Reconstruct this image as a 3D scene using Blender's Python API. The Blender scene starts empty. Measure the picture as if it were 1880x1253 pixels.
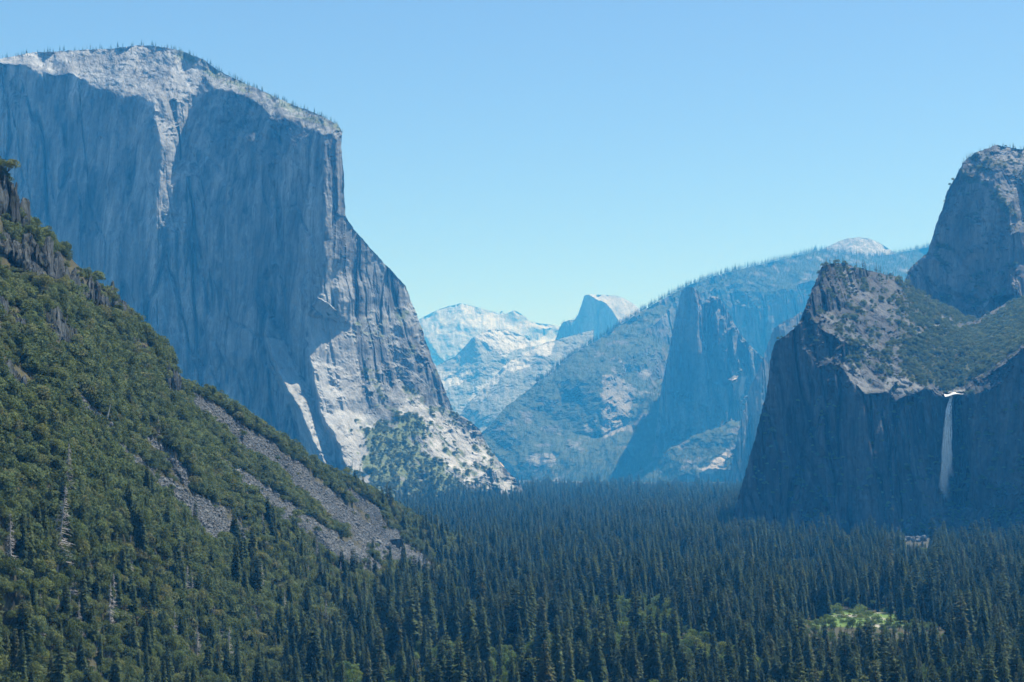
import bpy, math, random
import numpy as np
from mathutils import Vector
from mathutils.geometry import delaunay_2d_cdt

random.seed(7)
RNG = np.random.default_rng(7)
scene = bpy.context.scene
COL = scene.collection

# ------------------------------------------------------------------ camera model
F, CX, CY, PITCH, CZ = 2900.0, 940.0, 626.5, math.radians(4.2), 150.0
SP, CP = math.sin(PITCH), math.cos(PITCH)
SUN_AZ, SUN_EL = math.radians(50), math.radians(61)      # azimuth measured from +Y (view) towards +X
S = np.array([math.sin(SUN_AZ)*math.cos(SUN_EL), math.cos(SUN_AZ)*math.cos(SUN_EL), math.sin(SUN_EL)])


def W(px, py, D):
    a = (np.asarray(px, float)-CX)/F
    b = (CY-np.asarray(py, float))/F
    fy = CP-b*SP
    uz = SP+b*CP
    D = np.asarray(D, float)
    return np.stack([a/fy*D, D+0*a, CZ+uz/fy*D], -1)


def project(P):
    X, Y, Z = P[..., 0], P[..., 1], P[..., 2]-CZ
    f = Y*CP+Z*SP
    u = -Y*SP+Z*CP
    return CX+F*X/f, CY-F*u/f


# ------------------------------------------------------------------ noise
def _h(ix, iy, iz, seed):
    h = (ix.astype(np.int64)*374761393+iy.astype(np.int64)*668265263+iz.astype(np.int64)*2147483647+seed*974634777) & 0xffffffff
    h = ((h ^ (h >> 13))*1274126177) & 0xffffffff
    h = ((h ^ (h >> 16))*2246822519) & 0xffffffff
    return ((h ^ (h >> 15)) & 0xffffff)/float(0xffffff)


def vnoise(x, y, z, seed=0):
    x, y, z = np.broadcast_arrays(np.asarray(x, float), np.asarray(y, float), np.asarray(z, float))
    ix, iy, iz = np.floor(x), np.floor(y), np.floor(z)
    fx, fy, fz = x-ix, y-iy, z-iz
    fx, fy, fz = [t*t*t*(t*(t*6-15)+10) for t in (fx, fy, fz)]
    r = 0
    for dx in (0, 1):
        wx = fx if dx else 1-fx
        for dy in (0, 1):
            wy = fy if dy else 1-fy
            for dz in (0, 1):
                wz = fz if dz else 1-fz
                r = r+wx*wy*wz*_h(ix+dx, iy+dy, iz+dz, seed)
    return r*2-1


def fbm(x, y, z=0.0, octv=4, seed=0, gain=.5, lac=2.03):
    a, f, r, t = 1., 1., 0., 0.
    for o in range(octv):
        r = r+a*vnoise(x*f, y*f, z*f, seed+o*17)
        t += a
        a *= gain
        f *= lac
    return r/t


def ridged(x, y, z=0.0, octv=4, seed=0, gain=.5):
    a, f, r, t = 1., 1., 0., 0.
    for o in range(octv):
        r = r+a*(1-2*np.abs(vnoise(x*f, y*f, z*f, seed+o*31)))
        t += a
        a *= gain
        f *= 2.1
    return r/t


def sstep(a, b, x):
    t = np.clip((x-a)/(b-a), 0, 1)
    return t*t*(3-2*t)


def inpoly(px, py, poly):
    r = np.zeros(px.shape, bool)
    n = len(poly)
    for i in range(n):
        x0, y0 = poly[i]
        x1, y1 = poly[(i+1) % n]
        if y0 == y1:
            continue
        c = ((y0 > py) != (y1 > py)) & (px < (x1-x0)*(py-y0)/(y1-y0)+x0)
        r ^= c
    return r


def linedist(px, py, pts):
    """distance to a polyline whose points are (x, y, half width): >0 inside, in units of the half width"""
    best = np.full(px.shape, -9.)
    for (x0, y0, w0), (x1, y1, w1) in zip(pts[:-1], pts[1:]):
        dx, dy = x1-x0, y1-y0
        t = np.clip(((px-x0)*dx+(py-y0)*dy)/(dx*dx+dy*dy), 0, 1)
        d = np.hypot(px-x0-t*dx, py-y0-t*dy)
        best = np.maximum(best, 1-d/(w0+t*(w1-w0)))
    return best


# ------------------------------------------------------------------ custom properties
def tag(o, label=None, cat=None, group=None, kind=None):
    if label: o['label'] = label
    if cat: o['category'] = cat
    if group: o['group'] = group
    if kind: o['kind'] = kind
    return o


# ------------------------------------------------------------------ materials
class Nt:
    def __init__(s, name):
        s.m = bpy.data.materials.new(name)
        s.m.use_nodes = True
        s.t = s.m.node_tree
        s.t.nodes.clear()
        s.out = s.n('ShaderNodeOutputMaterial')

    def n(s, typ, **kw):
        nd = s.t.nodes.new(typ)
        for k, v in kw.items():
            setattr(nd, k, v)
        return nd

    def l(s, a, b):
        s.t.links.new(a, b)

    def coord(s, sc, out='Object'):
        tc = s.n('ShaderNodeTexCoord')
        mp = s.n('ShaderNodeMapping')
        mp.inputs['Scale'].default_value = sc
        s.l(tc.outputs[out], mp.inputs[0])
        return mp.outputs[0]

    def noise(s, vec, scale=1., detail=4., rough=.55, dist=0.):
        nd = s.n('ShaderNodeTexNoise')
        nd.inputs['Scale'].default_value = scale
        nd.inputs['Detail'].default_value = detail
        nd.inputs['Roughness'].default_value = rough
        nd.inputs['Distortion'].default_value = dist
        s.l(vec, nd.inputs['Vector'])
        return nd.outputs['Fac']

    def ramp(s, fac, stops):
        nd = s.n('ShaderNodeValToRGB')
        el = nd.color_ramp.elements
        while len(el) < len(stops):
            el.new(.5)
        for e, (p, c) in zip(el, stops):
            e.position = p
            e.color = (c, c, c, 1) if isinstance(c, (int, float)) else (*c, 1)
        s.l(fac, nd.inputs[0])
        return nd.outputs[0]

    def mix(s, fac, a, b, mode='MIX'):
        nd = s.n('ShaderNodeMix', data_type='RGBA', blend_type=mode)
        for v, i in ((fac, 0), (a, 6), (b, 7)):
            if hasattr(v, 'links') or hasattr(v, 'is_linked'):
                s.l(v, nd.inputs[i])
            elif i == 0:
                nd.inputs[0].default_value = v
            else:
                nd.inputs[i].default_value = (*v, 1)
        return nd.outputs[2]

    def math(s, op, a, b=None):
        nd = s.n('ShaderNodeMath', operation=op)
        for v, i in ((a, 0), (b, 1)):
            if v is None:
                continue
            if hasattr(v, 'is_linked'):
                s.l(v, nd.inputs[i])
            else:
                nd.inputs[i].default_value = v
        return nd.outputs[0]

    def attr(s, name):
        nd = s.n('ShaderNodeAttribute', attribute_name=name)
        return nd.outputs['Fac']

    def bsdf(s, col, rough=.9, bump=None, bstr=.5, bdist=1., spec=.2):
        b = s.n('ShaderNodeBsdfPrincipled')
        if hasattr(col, 'is_linked'):
            s.l(col, b.inputs['Base Color'])
        else:
            b.inputs['Base Color'].default_value = (*col, 1)
        b.inputs['Roughness'].default_value = rough
        b.inputs['Specular IOR Level'].default_value = spec
        if bump is not None:
            bp = s.n('ShaderNodeBump')
            bp.inputs['Strength'].default_value = bstr
            bp.inputs['Distance'].default_value = bdist
            s.l(bump, bp.inputs['Height'])
            s.l(bp.outputs[0], b.inputs['Normal'])
        return b

    def done(s, sh):
        s.l(sh.outputs[0] if hasattr(sh, 'outputs') else sh, s.out.inputs['Surface'])
        return s.m


def rock_mat(name, dark, light, pale=(.62, .60, .57), veg=(.05, .065, .03), sc=1.0, warm=(.36, .26, .19), warmth=.25, streak=1.0):
    k = Nt(name)
    v1 = k.coord((1/22/sc, 1/22/sc, 1/260/sc))
    v2 = k.coord((1/190/sc, 1/190/sc, 1/260/sc))
    v3 = k.coord((1/5/sc, 1/5/sc, 1/9/sc))
    v4 = k.coord((1/60/sc, 1/60/sc, 1/90/sc))
    st = k.noise(v1, 1, 7, .68, .5)
    lg = k.noise(v2, 1, 4, .6, .6)
    fi = k.noise(v3, 1, 5, .65)
    md = k.noise(v4, 1, 5, .6, .8)
    c = k.mix(k.ramp(st, [(.34, 0.), (.63, 1.)]), dark, light)
    c = k.mix(k.math('MULTIPLY', k.ramp(md, [(.52, 0.), (.68, 1.)]), warmth), c, warm)
    c = k.mix(1.0, c, k.ramp(lg, [(.3, .62), (.7, 1.3)]), 'MULTIPLY')
    c = k.mix(1.0, c, k.ramp(fi, [(.3, .72), (.7, 1.22)]), 'MULTIPLY')
    jn = k.noise(k.coord((1/70/sc, 1/70/sc, 1/520/sc)), 1, 5, .55, .9)
    ja = k.math('ABSOLUTE', k.math('SUBTRACT', jn, .5))
    c = k.mix(1.0, c, k.ramp(ja, [(.0, .45), (.012, 1.)]), 'MULTIPLY')
    st2 = k.noise(k.coord((1/75/sc, 1/75/sc, 1/900/sc)), 1, 3, .5, .3)
    c = k.mix(1.0, c, k.ramp(st2, [(.32, .6), (.68, 1.4)]), 'MULTIPLY')
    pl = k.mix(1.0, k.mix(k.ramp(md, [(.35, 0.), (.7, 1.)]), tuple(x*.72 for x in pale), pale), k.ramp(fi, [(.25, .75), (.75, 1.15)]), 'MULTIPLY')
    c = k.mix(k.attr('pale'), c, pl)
    vg = k.mix(k.ramp(fi, [(.3, 0.), (.7, 1.)]), tuple(x*.6 for x in veg), veg)
    c = k.mix(k.attr('veg'), c, vg)
    hgt = k.math('ADD', fi, k.math('MULTIPLY', st, 1.5))
    return k.done(k.bsdf(c, .92, hgt, .6, 2.5*sc))


def leaf_mat(name, a, b, trans=.3, wide=True):
    k = Nt(name)
    oi = k.n('ShaderNodeObjectInfo')
    at = k.attr('shade')
    if wide:
        mid = tuple((x+y)/2 for x, y in zip(a, b))
        c = k.ramp(oi.outputs['Random'], [(0., tuple(x*.62 for x in a)), (.35, a), (.6, mid), (.85, b), (1., (b[0]*1.12, b[1]*.86, b[2]*.95))])
    else:
        c = k.mix(oi.outputs['Random'], a, b)
    c = k.mix(1.0, c, k.ramp(at, [(0., .4), (1., 1.6)]), 'MULTIPLY')
    d = k.n('ShaderNodeBsdfDiffuse')
    t = k.n('ShaderNodeBsdfTranslucent')
    k.l(c, d.inputs[0])
    k.l(k.mix(.5, c, tuple(x*1.3 for x in b)), t.inputs[0])
    m = k.n('ShaderNodeMixShader')
    m.inputs[0].default_value = trans
    k.l(d.outputs[0], m.inputs[1])
    k.l(t.outputs[0], m.inputs[2])
    return k.done(m)


def bark_mat(name, a, b, sc=2.):
    k = Nt(name)
    f = k.noise(k.coord((3, 3, .4)), sc, 4, .6)
    return k.done(k.bsdf(k.mix(f, a, b), .95, f, .4, .05))


M = {}
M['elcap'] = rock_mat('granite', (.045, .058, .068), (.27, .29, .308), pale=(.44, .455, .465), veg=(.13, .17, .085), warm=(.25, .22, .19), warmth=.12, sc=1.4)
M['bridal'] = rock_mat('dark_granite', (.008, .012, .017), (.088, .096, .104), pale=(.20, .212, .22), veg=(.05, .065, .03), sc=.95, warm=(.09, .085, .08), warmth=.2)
M['peak'] = rock_mat('grey_granite', (.075, .083, .095), (.18, .19, .2), pale=(.4, .39, .38), sc=1.1)
M['ridge'] = rock_mat('ridge_rock', (.065, .076, .086), (.16, .172, .18), pale=(.45, .43, .41), veg=(.045, .065, .032), sc=2.0)
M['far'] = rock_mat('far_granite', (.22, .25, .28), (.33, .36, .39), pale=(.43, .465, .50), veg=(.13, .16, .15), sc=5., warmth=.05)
M['crag'] = rock_mat('crag_rock', (.016, .020, .023), (.085, .10, .106), sc=.2, warmth=.08)
M['conifer'] = leaf_mat('conifer_needles', (.070, .102, .052), (.12, .155, .075), .42)
M['far_conifer'] = leaf_mat('far_conifer_needles', (.07, .104, .054), (.115, .152, .075), .35)
M['oak'] = leaf_mat('oak_leaves', (.08, .12, .042), (.165, .20, .075), .5)
M['bright'] = leaf_mat('spring_leaves', (.09, .15, .035), (.16, .22, .055), .4)
M['shrub'] = leaf_mat('shrub_leaves', (.076, .116, .050), (.152, .19, .086), .48)
M['brown'] = leaf_mat('brown_needles', (.10, .06, .035), (.14, .08, .05), .2)
M['bark'] = bark_mat('bark', (.04, .03, .022), (.10, .075, .055))
M['dead'] = bark_mat('dead_wood', (.20, .195, .19), (.44, .43, .42))
M['log'] = bark_mat('bleached_wood', (.5, .47, .43), (.75, .72, .68))
k = Nt('talus_rock')
oi = k.n('ShaderNodeObjectInfo')
M['talus'] = k.done(k.bsdf(k.mix(k.noise(k.coord((1, 1, 1)), 1.5, 3), k.mix(oi.outputs['Random'], (.022, .031, .036), (.092, .118, .128)), (.2, .2, .2)), .9))

# ground sheets
k = Nt('forest_floor')
f1 = k.noise(k.coord((.02, .02, .02)), 1, 5, .6)
f2 = k.noise(k.coord((.3, .3, .3)), 1, 4, .6)
c = k.mix(f1, (.035, .04, .02), (.06, .055, .035))
g = k.mix(f2, (.06, .125, .03), (.12, .19, .05))
c = k.mix(k.attr('meadow'), c, g)
c = k.mix(k.attr('sand'), c, (.30, .29, .26))
M['floor'] = k.done(k.bsdf(c, 1., f2, .5, .5))
k = Nt('slope_soil')
f1 = k.noise(k.coord((.03, .03, .03)), 1, 5, .6)
f2 = k.noise(k.coord((.5, .5, .5)), 1, 4, .65)
c = k.mix(f1, (.045, .05, .025), (.085, .075, .05))
c = k.mix(k.attr('pale'), c, k.mix(f2, (.022, .029, .035), (.072, .085, .094)))
M['soil'] = k.done(k.bsdf(c, 1., f2, .8, 1.))
# water
k = Nt('falling_water')
nz = k.noise(k.coord((.45, .45, .035)), 1, 5, .65, .6)
nz2 = k.noise(k.coord((.08, .08, .02)), 1, 3, .5)
d = k.n('ShaderNodeBsdfDiffuse')
d.inputs[0].default_value = (.86, .9, .92, 1)
tr = k.n('ShaderNodeBsdfTransparent')
mx = k.n('ShaderNodeMixShader')
k.l(k.math('MULTIPLY', k.ramp(k.math('MULTIPLY', nz, k.math('ADD', nz2, .55)), [(.30, 0.), (.62, 1.)]), k.attr('dense')), mx.inputs[0])
k.l(tr.outputs[0], mx.inputs[1])
k.l(d.outputs[0], mx.inputs[2])
M['fall'] = k.done(mx)
k = Nt('white_water')
f2 = k.noise(k.coord((.6, .6, .6)), 1, 4, .6)
M['foam'] = k.done(k.bsdf(k.mix(f2, (.38, .41, .43), (.72, .73, .73)), .4, f2, .6, .4))


# ------------------------------------------------------------------ mesh helpers
def new_mesh(name, V, faces, mats, attrs=None, midx=None, smooth=False):
    """V (n,3); faces: (m,4) or (m,3) int arrays, or a list of such arrays"""
    me = bpy.data.meshes.new(name)
    if not isinstance(faces, list):
        faces = [faces]
    faces = [np.asarray(f, np.int32) for f in faces if len(f)]
    loops = np.concatenate([f.ravel() for f in faces])
    tot = np.concatenate([np.full(len(f), f.shape[1], np.int32) for f in faces])
    st = np.concatenate([[0], np.cumsum(tot)[:-1]]).astype(np.int32)
    me.vertices.add(len(V))
    me.vertices.foreach_set('co', np.asarray(V, np.float32).ravel())
    me.loops.add(len(loops))
    me.loops.foreach_set('vertex_index', loops)
    me.polygons.add(len(tot))
    me.polygons.foreach_set('loop_start', st)
    if midx is not None:
        me.polygons.foreach_set('material_index', np.asarray(midx, np.int32))
    me.polygons.foreach_set('use_smooth', np.full(len(tot), smooth, bool))
    for m in mats:
        me.materials.append(m)
    me.update(calc_edges=True)
    for kx, v in (attrs or {}).items():
        a = me.attributes.new(kx, 'FLOAT', 'POINT')
        a.data.foreach_set('value', np.asarray(v, np.float32).ravel())
    return me


def link(name, me, parent=None):
    o = bpy.data.objects.new(name, me)
    COL.objects.link(o)
    o.parent = parent
    return o


# ------------------------------------------------------------------ authored depth fields
class Field:
    """a depth field over picture angles: feature lines with distances, joined by a constrained triangulation"""

    def __init__(s, lines):
        pts, dep, edges, idx = [], [], [], {}
        for ln in lines:
            prev = None
            for p in ln:
                key = (round(p[0], 1), round(p[1], 1))
                if key not in idx:
                    idx[key] = len(pts)
                    pts.append(Vector(key))
                    dep.append(p[2])
                i = idx[key]
                if prev is not None and prev != i:
                    edges.append((prev, i))
                prev = i
        ov, oe, of, vo, _, _ = delaunay_2d_cdt(pts, edges, [], 0, 1e-4)
        A = np.array([tuple(p) for p in pts])
        dep = np.array(dep, float)
        D = []
        for v, o in zip(ov, vo):
            if len(o):
                D.append(dep[o[0]])
            else:
                w = 1/(np.hypot(A[:, 0]-v[0], A[:, 1]-v[1])**2+1)
                D.append((w*dep).sum()/w.sum())
        s.V = np.array([tuple(v) for v in ov])
        s.D = np.array(D)
        s.T = np.array([f for f in of if len(f) == 3])

    def __call__(s, px, py):
        sh = px.shape
        x, y = px.ravel(), py.ravel()
        r = np.full(x.shape, np.nan)
        o = np.argsort(x)
        xs = x[o]
        for t in s.T:
            (x0, y0), (x1, y1), (x2, y2) = s.V[t]
            a, b = np.searchsorted(xs, [min(x0, x1, x2), max(x0, x1, x2)])
            if b <= a:
                continue
            ii = o[a:b]
            qx, qy = x[ii], y[ii]
            det = (y1-y2)*(x0-x2)+(x2-x1)*(y0-y2)
            if abs(det) < 1e-9:
                continue
            l0 = ((y1-y2)*(qx-x2)+(x2-x1)*(qy-y2))/det
            l1 = ((y2-y0)*(qx-x2)+(x0-x2)*(qy-y2))/det
            l2 = 1-l0-l1
            ok = (l0 >= -1e-6) & (l1 >= -1e-6) & (l2 >= -1e-6)
            r[ii[ok]] = (l0*s.D[t[0]]+l1*s.D[t[1]]+l2*s.D[t[2]])[ok]
        bad = np.where(np.isnan(r))[0]
        for c in range(0, len(bad), 2000):
            bb = bad[c:c+2000]
            d = (x[bb, None]-s.V[None, :, 0])**2+(y[bb, None]-s.V[None, :, 1])**2
            w = 1/(d**1.5+1)
            r[bb] = (w*s.D).sum(1)/w.sum(1)
        return r.reshape(sh)


def curve(pts, n):
    p = np.array([q[:2] for q in pts], float)
    s = np.concatenate([[0], np.cumsum(np.hypot(*np.diff(p, axis=0).T))])
    t = np.linspace(0, s[-1], n)
    return np.stack([np.interp(t, s, p[:, 0]), np.interp(t, s, p[:, 1])], -1)


def blur(A, n):
    for _ in range(n):
        B = np.pad(A, 1, mode='edge')
        A = (B[:-2, 1:-1]+B[2:, 1:-1]+B[1:-1, :-2]+B[1:-1, 2:]+4*B[1:-1, 1:-1])/8
    return A


class Massif:
    """one mountain: a front surface hung on its authored distances, carried on round the back as a solid"""

    def __init__(s, name, label, top, right, bottom, left, inner, nx, ny, mat, relief, masks, warp=(6, 10, 45), jag=1.5, seed=1,
                 back=(60, 260, 800, 1500), inset=(.004, .015, .05, .12), smooth_n=2, k=1.0, warp2=(2.5, 4, 11)):
        Tc, Bc, Lc, Rc = curve(top, nx), curve(bottom, nx), curve(left, ny), curve(right, ny)
        u = np.linspace(0, 1, nx)[None, :, None]
        v = np.linspace(0, 1, ny)[:, None, None]
        G = (1-v)*Tc[None]+v*Bc[None]+(1-u)*Lc[:, None]+u*Rc[:, None]
        G = G-((1-u)*(1-v)*Tc[0]+u*(1-v)*Tc[-1]+(1-u)*v*Bc[0]+u*v*Bc[-1])
        px, py = G[..., 0].copy(), G[..., 1].copy()
        px += jag*fbm(px/9, py/9, seed*3., 3, seed)
        py += jag*1.4*fbm(px/8, py/8, seed*5., 4, seed+50, .65)
        wx, wy, ws = warp
        fld = Field([[(a, b, d*k) for a, b, d in ln] for ln in [top, right, bottom, left]+inner])
        s.k = k
        w2x, w2y, w2s = warp2
        D = fld(px+wx*fbm(px/ws, py/ws, 1., 4, seed+5)+w2x*fbm(px/w2s, py/w2s/1.6, 2., 4, seed+6, .6),
                py+wy*fbm(px/ws, py/ws, 9., 4, seed+9)+w2y*fbm(px/w2s, py/w2s/1.6, 5., 4, seed+7, .6))
        D = blur(D, smooth_n)
        P = W(px, py, D)
        s.nz0 = s.normals(P)[..., 2]
        D = D+relief(P/k, px, py, s.nz0)*k
        P = W(px, py, D)
        N = s.normals(P)
        s.P, s.N, s.px, s.py, s.name = P, N, px, py, name
        veg, pale = masks(P/k, px, py, blur(N[..., 2], 2), s.nz0)
        s.veg, s.pale = veg, pale
        # faces of the front
        idx = np.arange(nx*ny).reshape(ny, nx)
        q = np.stack([idx[:-1, :-1], idx[1:, :-1], idx[1:, 1:], idx[:-1, 1:]], -1).reshape(-1, 4)
        # the back: rings behind the outline
        loop = np.concatenate([idx[::-1, 0], idx[0, 1:], idx[1:, -1]])
        lp, lq, ld = px.ravel()[loop], py.ravel()[loop], D.ravel()[loop]
        cx, cy = px.mean(), py.mean()+.2*(py.max()-py.min())
        Vs, Fs = [P.reshape(-1, 3)], [q]
        prev, base = loop, nx*ny
        for kk, (b, ins) in enumerate(zip(back, inset)):
            nd = ld+k*b*(1+.25*fbm(lp/60, lq/60, kk*3., 3, seed))
            Vs.append(W(lp+(cx-lp)*ins, lq+(cy-lq)*ins, nd))
            cur = np.arange(base, base+len(loop))
            Fs.append(np.stack([prev[:-1], prev[1:], cur[1:], cur[:-1]], -1))
            prev, base = cur, base+len(loop)
        V = np.concatenate(Vs)
        pad = np.zeros(len(V)-nx*ny)
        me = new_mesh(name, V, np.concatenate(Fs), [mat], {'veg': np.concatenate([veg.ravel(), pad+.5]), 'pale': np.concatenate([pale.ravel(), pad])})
        s.o = tag(link(name, me), label, kind='structure')

    @staticmethod
    def normals(P):
        a = np.gradient(P, axis=1)
        b = np.gradient(P, axis=0)
        n = np.cross(b, a)
        n /= np.linalg.norm(n, axis=-1, keepdims=True)+1e-9
        n *= np.where((n[..., 1:2] > 0) & (np.abs(n[..., 2:3]) < .3), -1, 1)*np.where(n[..., 2:3] < -.5, -1, 1)
        return n

    def sample(s, dens, mask, rng):
        """points over the front: dens per square metre times mask (per vertex)"""
        P = s.P
        a = P[:-1, 1:]-P[:-1, :-1]
        b = P[1:, :-1]-P[:-1, :-1]
        ar = np.linalg.norm(np.cross(a, b), axis=-1)
        m = (mask[:-1, :-1]+mask[1:, 1:])/2
        w = ar*m*dens/s.k**2
        n = np.floor(w+rng.random(w.shape)).astype(int)
        ii = np.repeat(np.arange(w.size), n.ravel())
        r, c = np.unravel_index(ii, w.shape)
        fu, fv = rng.random(len(ii))[:, None], rng.random(len(ii))[:, None]
        Q = P[r, c]*(1-fu)*(1-fv)+P[r, c+1]*fu*(1-fv)+P[r+1, c]*(1-fu)*fv+P[r+1, c+1]*fu*fv
        return Q, s.px[r, c], s.py[r, c]

    def skyline(s, x0, x1, n, rng, down=0):
        j = np.where((s.px[0] > x0) & (s.px[0] < x1))[0]
        j = rng.choice(j, n)
        Q = s.P[0, j].copy()
        d = rng.random(n)**2*40
        Q *= (1+d/np.maximum(Q[:, 1], 1))[:, None]**np.array([1, 1, 0])
        return Q


# ================================================================== plant and rock prototypes
def conifer(seed, H=34., R=3.6, whorls=34, per=9, bare=.12, droop=.35, thin=1.0, shape=.8):
    r = np.random.default_rng(seed)
    V, Fq, sh = [], [], []

    def quad(a, b, c, d, s_):
        n = len(V)
        V.extend([a, b, c, d])
        Fq.append((n, n+1, n+2, n+3))
        sh.extend([s_]*4)
    lean = r.normal(0, .006, 2)
    for w in range(whorls):
        t = bare+(1-bare)*(w+r.uniform(-.4, .4))/whorls
        t = min(max(t, bare), .995)
        z = t*H
        rad = R*min(1.0, ((1-t)*1.02)**shape+.03)*(1 if t > bare+.12 else .55+3.6*(t-bare))
        k_ = max(4, int(per*(.5+.5*(1-t))+.5))
        a0 = r.uniform(0, 6.28)
        for i in range(k_):
            if r.random() > thin:
                continue
            a = a0+6.283*i/k_+r.normal(0, .25)
            L = rad*r.uniform(.55, 1.15)
            dz = -droop*L*r.uniform(.4, 1.3)+(.25*L if t > .8 else 0)
            ca, sa = math.cos(a), math.sin(a)
            cx, cy = lean[0]*z, lean[1]*z
            wd = max(.35, L*r.uniform(.34, .52))
            shd = float(np.clip(r.normal(.5, .22), 0, 1))
            # a spray: kite from the trunk, with side twigs
            for sg, f0, f1, ww in ((0, .05, 1., 1.), (1, .25, .85, .8), (-1, .25, .85, .8)):
                aa = a+sg*.42
                c2, s2 = math.cos(aa), math.sin(aa)
                b0 = np.array([cx+ca*L*f0, cy+sa*L*f0, z+dz*f0*f0])
                b1 = np.array([cx+ca*L*f0+c2*L*(f1-f0), cy+sa*L*f0+s2*L*(f1-f0), z+dz*f1*f1+r.normal(0, .12)])
                md = (b0+b1)/2+np.array([0, 0, r.uniform(.0, .25)])
                side = np.array([-s2, c2, r.normal(0, .7)])
                side /= np.linalg.norm(side)
                quad(b0, md+side*wd*.5*ww, b1, md-side*wd*.5*ww, shd)
    V = np.array(V)
    return V, np.array(Fq), np.array(sh)


def trunk_geo(H, r0, lean=(0, 0), seg=7, n=6, top=.05, bend=0., seed=0):
    r = np.random.default_rng(seed)
    V, Fq = [], []
    off = np.zeros(2)
    for i in range(seg+1):
        t = i/seg
        rr = r0*(1-t)**.8+top
        off = off+r.normal(0, bend, 2)
        for j in range(n):
            a = 6.283*j/n
            V.append((off[0]+lean[0]*t*H+rr*math.cos(a), off[1]+lean[1]*t*H+rr*math.sin(a), t*H-1.5*(i == 0)))
    for i in range(seg):
        for j in range(n):
            a, b = i*n+j, i*n+(j+1) % n
            Fq.append((a, b, b+n, a+n))
    return np.array(V), np.array(Fq)


def tube(a, b, ra, rb, n=4):
    a, b = np.array(a, float), np.array(b, float)
    d = (b-a)/np.linalg.norm(b-a)
    u = np.cross(d, [0, 0, 1.]) if abs(d[2]) < .9 else np.cross(d, [1., 0, 0])
    u /= np.linalg.norm(u)
    w = np.cross(d, u)
    V = [p+r_*(math.cos(6.283*j/n)*u+math.sin(6.283*j/n)*w) for p, r_ in ((a, ra), (b, rb)) for j in range(n)]
    Fq = [(j, (j+1) % n, n+(j+1) % n, n+j) for j in range(n)]
    return np.array(V), np.array(Fq)


def join(parts):
    V, Fq, base = [], [], 0
    for v, f in parts:
        V.append(v)
        Fq.append(f+base)
        base += len(v)
    return np.concatenate(V), np.concatenate(Fq)


def leafy(seed, Rx=4., Rz=3.4, zc=5., lobes=11, leaves=900, size=.62, low=-.35, lobe_r=.48):
    """crown of leaf clumps on the skins of several lobes"""
    r = np.random.default_rng(seed)
    C = []
    for i in range(lobes):
        d = r.normal(0, 1, 3)
        d /= np.linalg.norm(d)
        if d[2] < low:
            d[2] = abs(d[2])*.4
        q = r.uniform(.45, .8)
        C.append((np.array([d[0]*Rx*q, d[1]*Rx*q, zc+d[2]*Rz*q]), r.uniform(.75, 1.15)*lobe_r*Rx, float(np.clip(r.normal(.5, .2), 0, 1))))
    V, Fq, sh = [], [], []
    for i in range(leaves):
        c, lr, ls = C[r.integers(lobes)]
        d = r.normal(0, 1, 3)
        d /= np.linalg.norm(d)
        d[2] = d[2] if d[2] > -.5 else -d[2]
        p = c+d*lr*(1-.28*r.random()**2)*np.array([1, 1, .85])
        n = d*.9+r.normal(0, .55, 3)
        n /= np.linalg.norm(n)
        u = np.cross(n, r.normal(0, 1, 3))
        u /= np.linalg.norm(u)
        w = np.cross(n, u)
        s1, s2 = size*r.uniform(.6, 1.3), size*r.uniform(.4, .9)
        b = len(V)
        V.extend([p-u*s1*.5, p+w*s2*.5+n*.08, p+u*s1*.5, p-w*s2*.5])
        Fq.append((b, b+1, b+2, b+3))
        sh.extend([float(np.clip(ls+r.normal(0, .18), 0, 1))]*4)
    return np.array(V), np.array(Fq), np.array(sh), C


def bough_parts(C, zc, r0, H0):
    parts = [tube((0, 0, -1.2), (0, 0, H0), r0, r0*.7, 6)]
    for c, lr, _ in C[:7]:
        parts.append(tube((0, 0, H0*.8), c, r0*.5, r0*.15, 4))
    return join(parts)


def snag(seed, H=26., branches=120, lean=0.):
    r = np.random.default_rng(seed)
    parts = []
    dr = np.array([lean, 0.])
    v, f = trunk_geo(H, .42, dr, 8, 6, .06, .05, seed)
    tv = (v, f)
    for i in range(branches):
        t = r.uniform(.08, .97)
        a = r.uniform(0, 6.28)
        L = (1.05-t)*4.6*r.uniform(.35, 1.1)+.4
        p = np.array([dr[0]*t*H, dr[1]*t*H, t*H])
        q = p+np.array([math.cos(a)*L, math.sin(a)*L, -.25*L+r.normal(0, .3)])
        parts.append(tube(p, q, .13, .04, 3))
        for _ in range(2):
            m = p+(q-p)*r.uniform(.4, .9)
            parts.append(tube(m, m+r.normal(0, .45, 3)*L*.55, .09, .04, 3))
    return tv, join(parts)


def rock_geo(seed, n=7, rib=.35):
    r = np.random.default_rng(seed)
    g = np.linspace(-1, 1, n)
    V, Fq = [], []
    for ax in range(3):
        for sg in (-1, 1):
            b = len(V)
            for i in range(n):
                for j in range(n):
                    p = np.zeros(3)
                    p[ax], p[(ax+1) % 3], p[(ax+2) % 3] = sg, g[i], g[j]
                    V.append(p)
            for i in range(n-1):
                for j in range(n-1):
                    q = (b+i*n+j, b+(i+1)*n+j, b+(i+1)*n+j+1, b+i*n+j+1)
                    Fq.append(q if sg > 0 else q[::-1])
    V = np.array(V)
    V = V/np.linalg.norm(V, axis=1, keepdims=True)**.72
    # cleave with random planes
    for _ in range(9):
        d = r.normal(0, 1, 3)
        d /= np.linalg.norm(d)
        k_ = r.uniform(.55, .9)
        h = V@d
        V = V-np.maximum(h-k_, 0)[:, None]*d*.92
    V += rib*.25*np.stack([fbm(V[:, 0]*2, V[:, 1]*2, V[:, 2]*2, 3, seed+k_) for k_ in range(3)], -1)
    return V, np.array(Fq)


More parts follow.
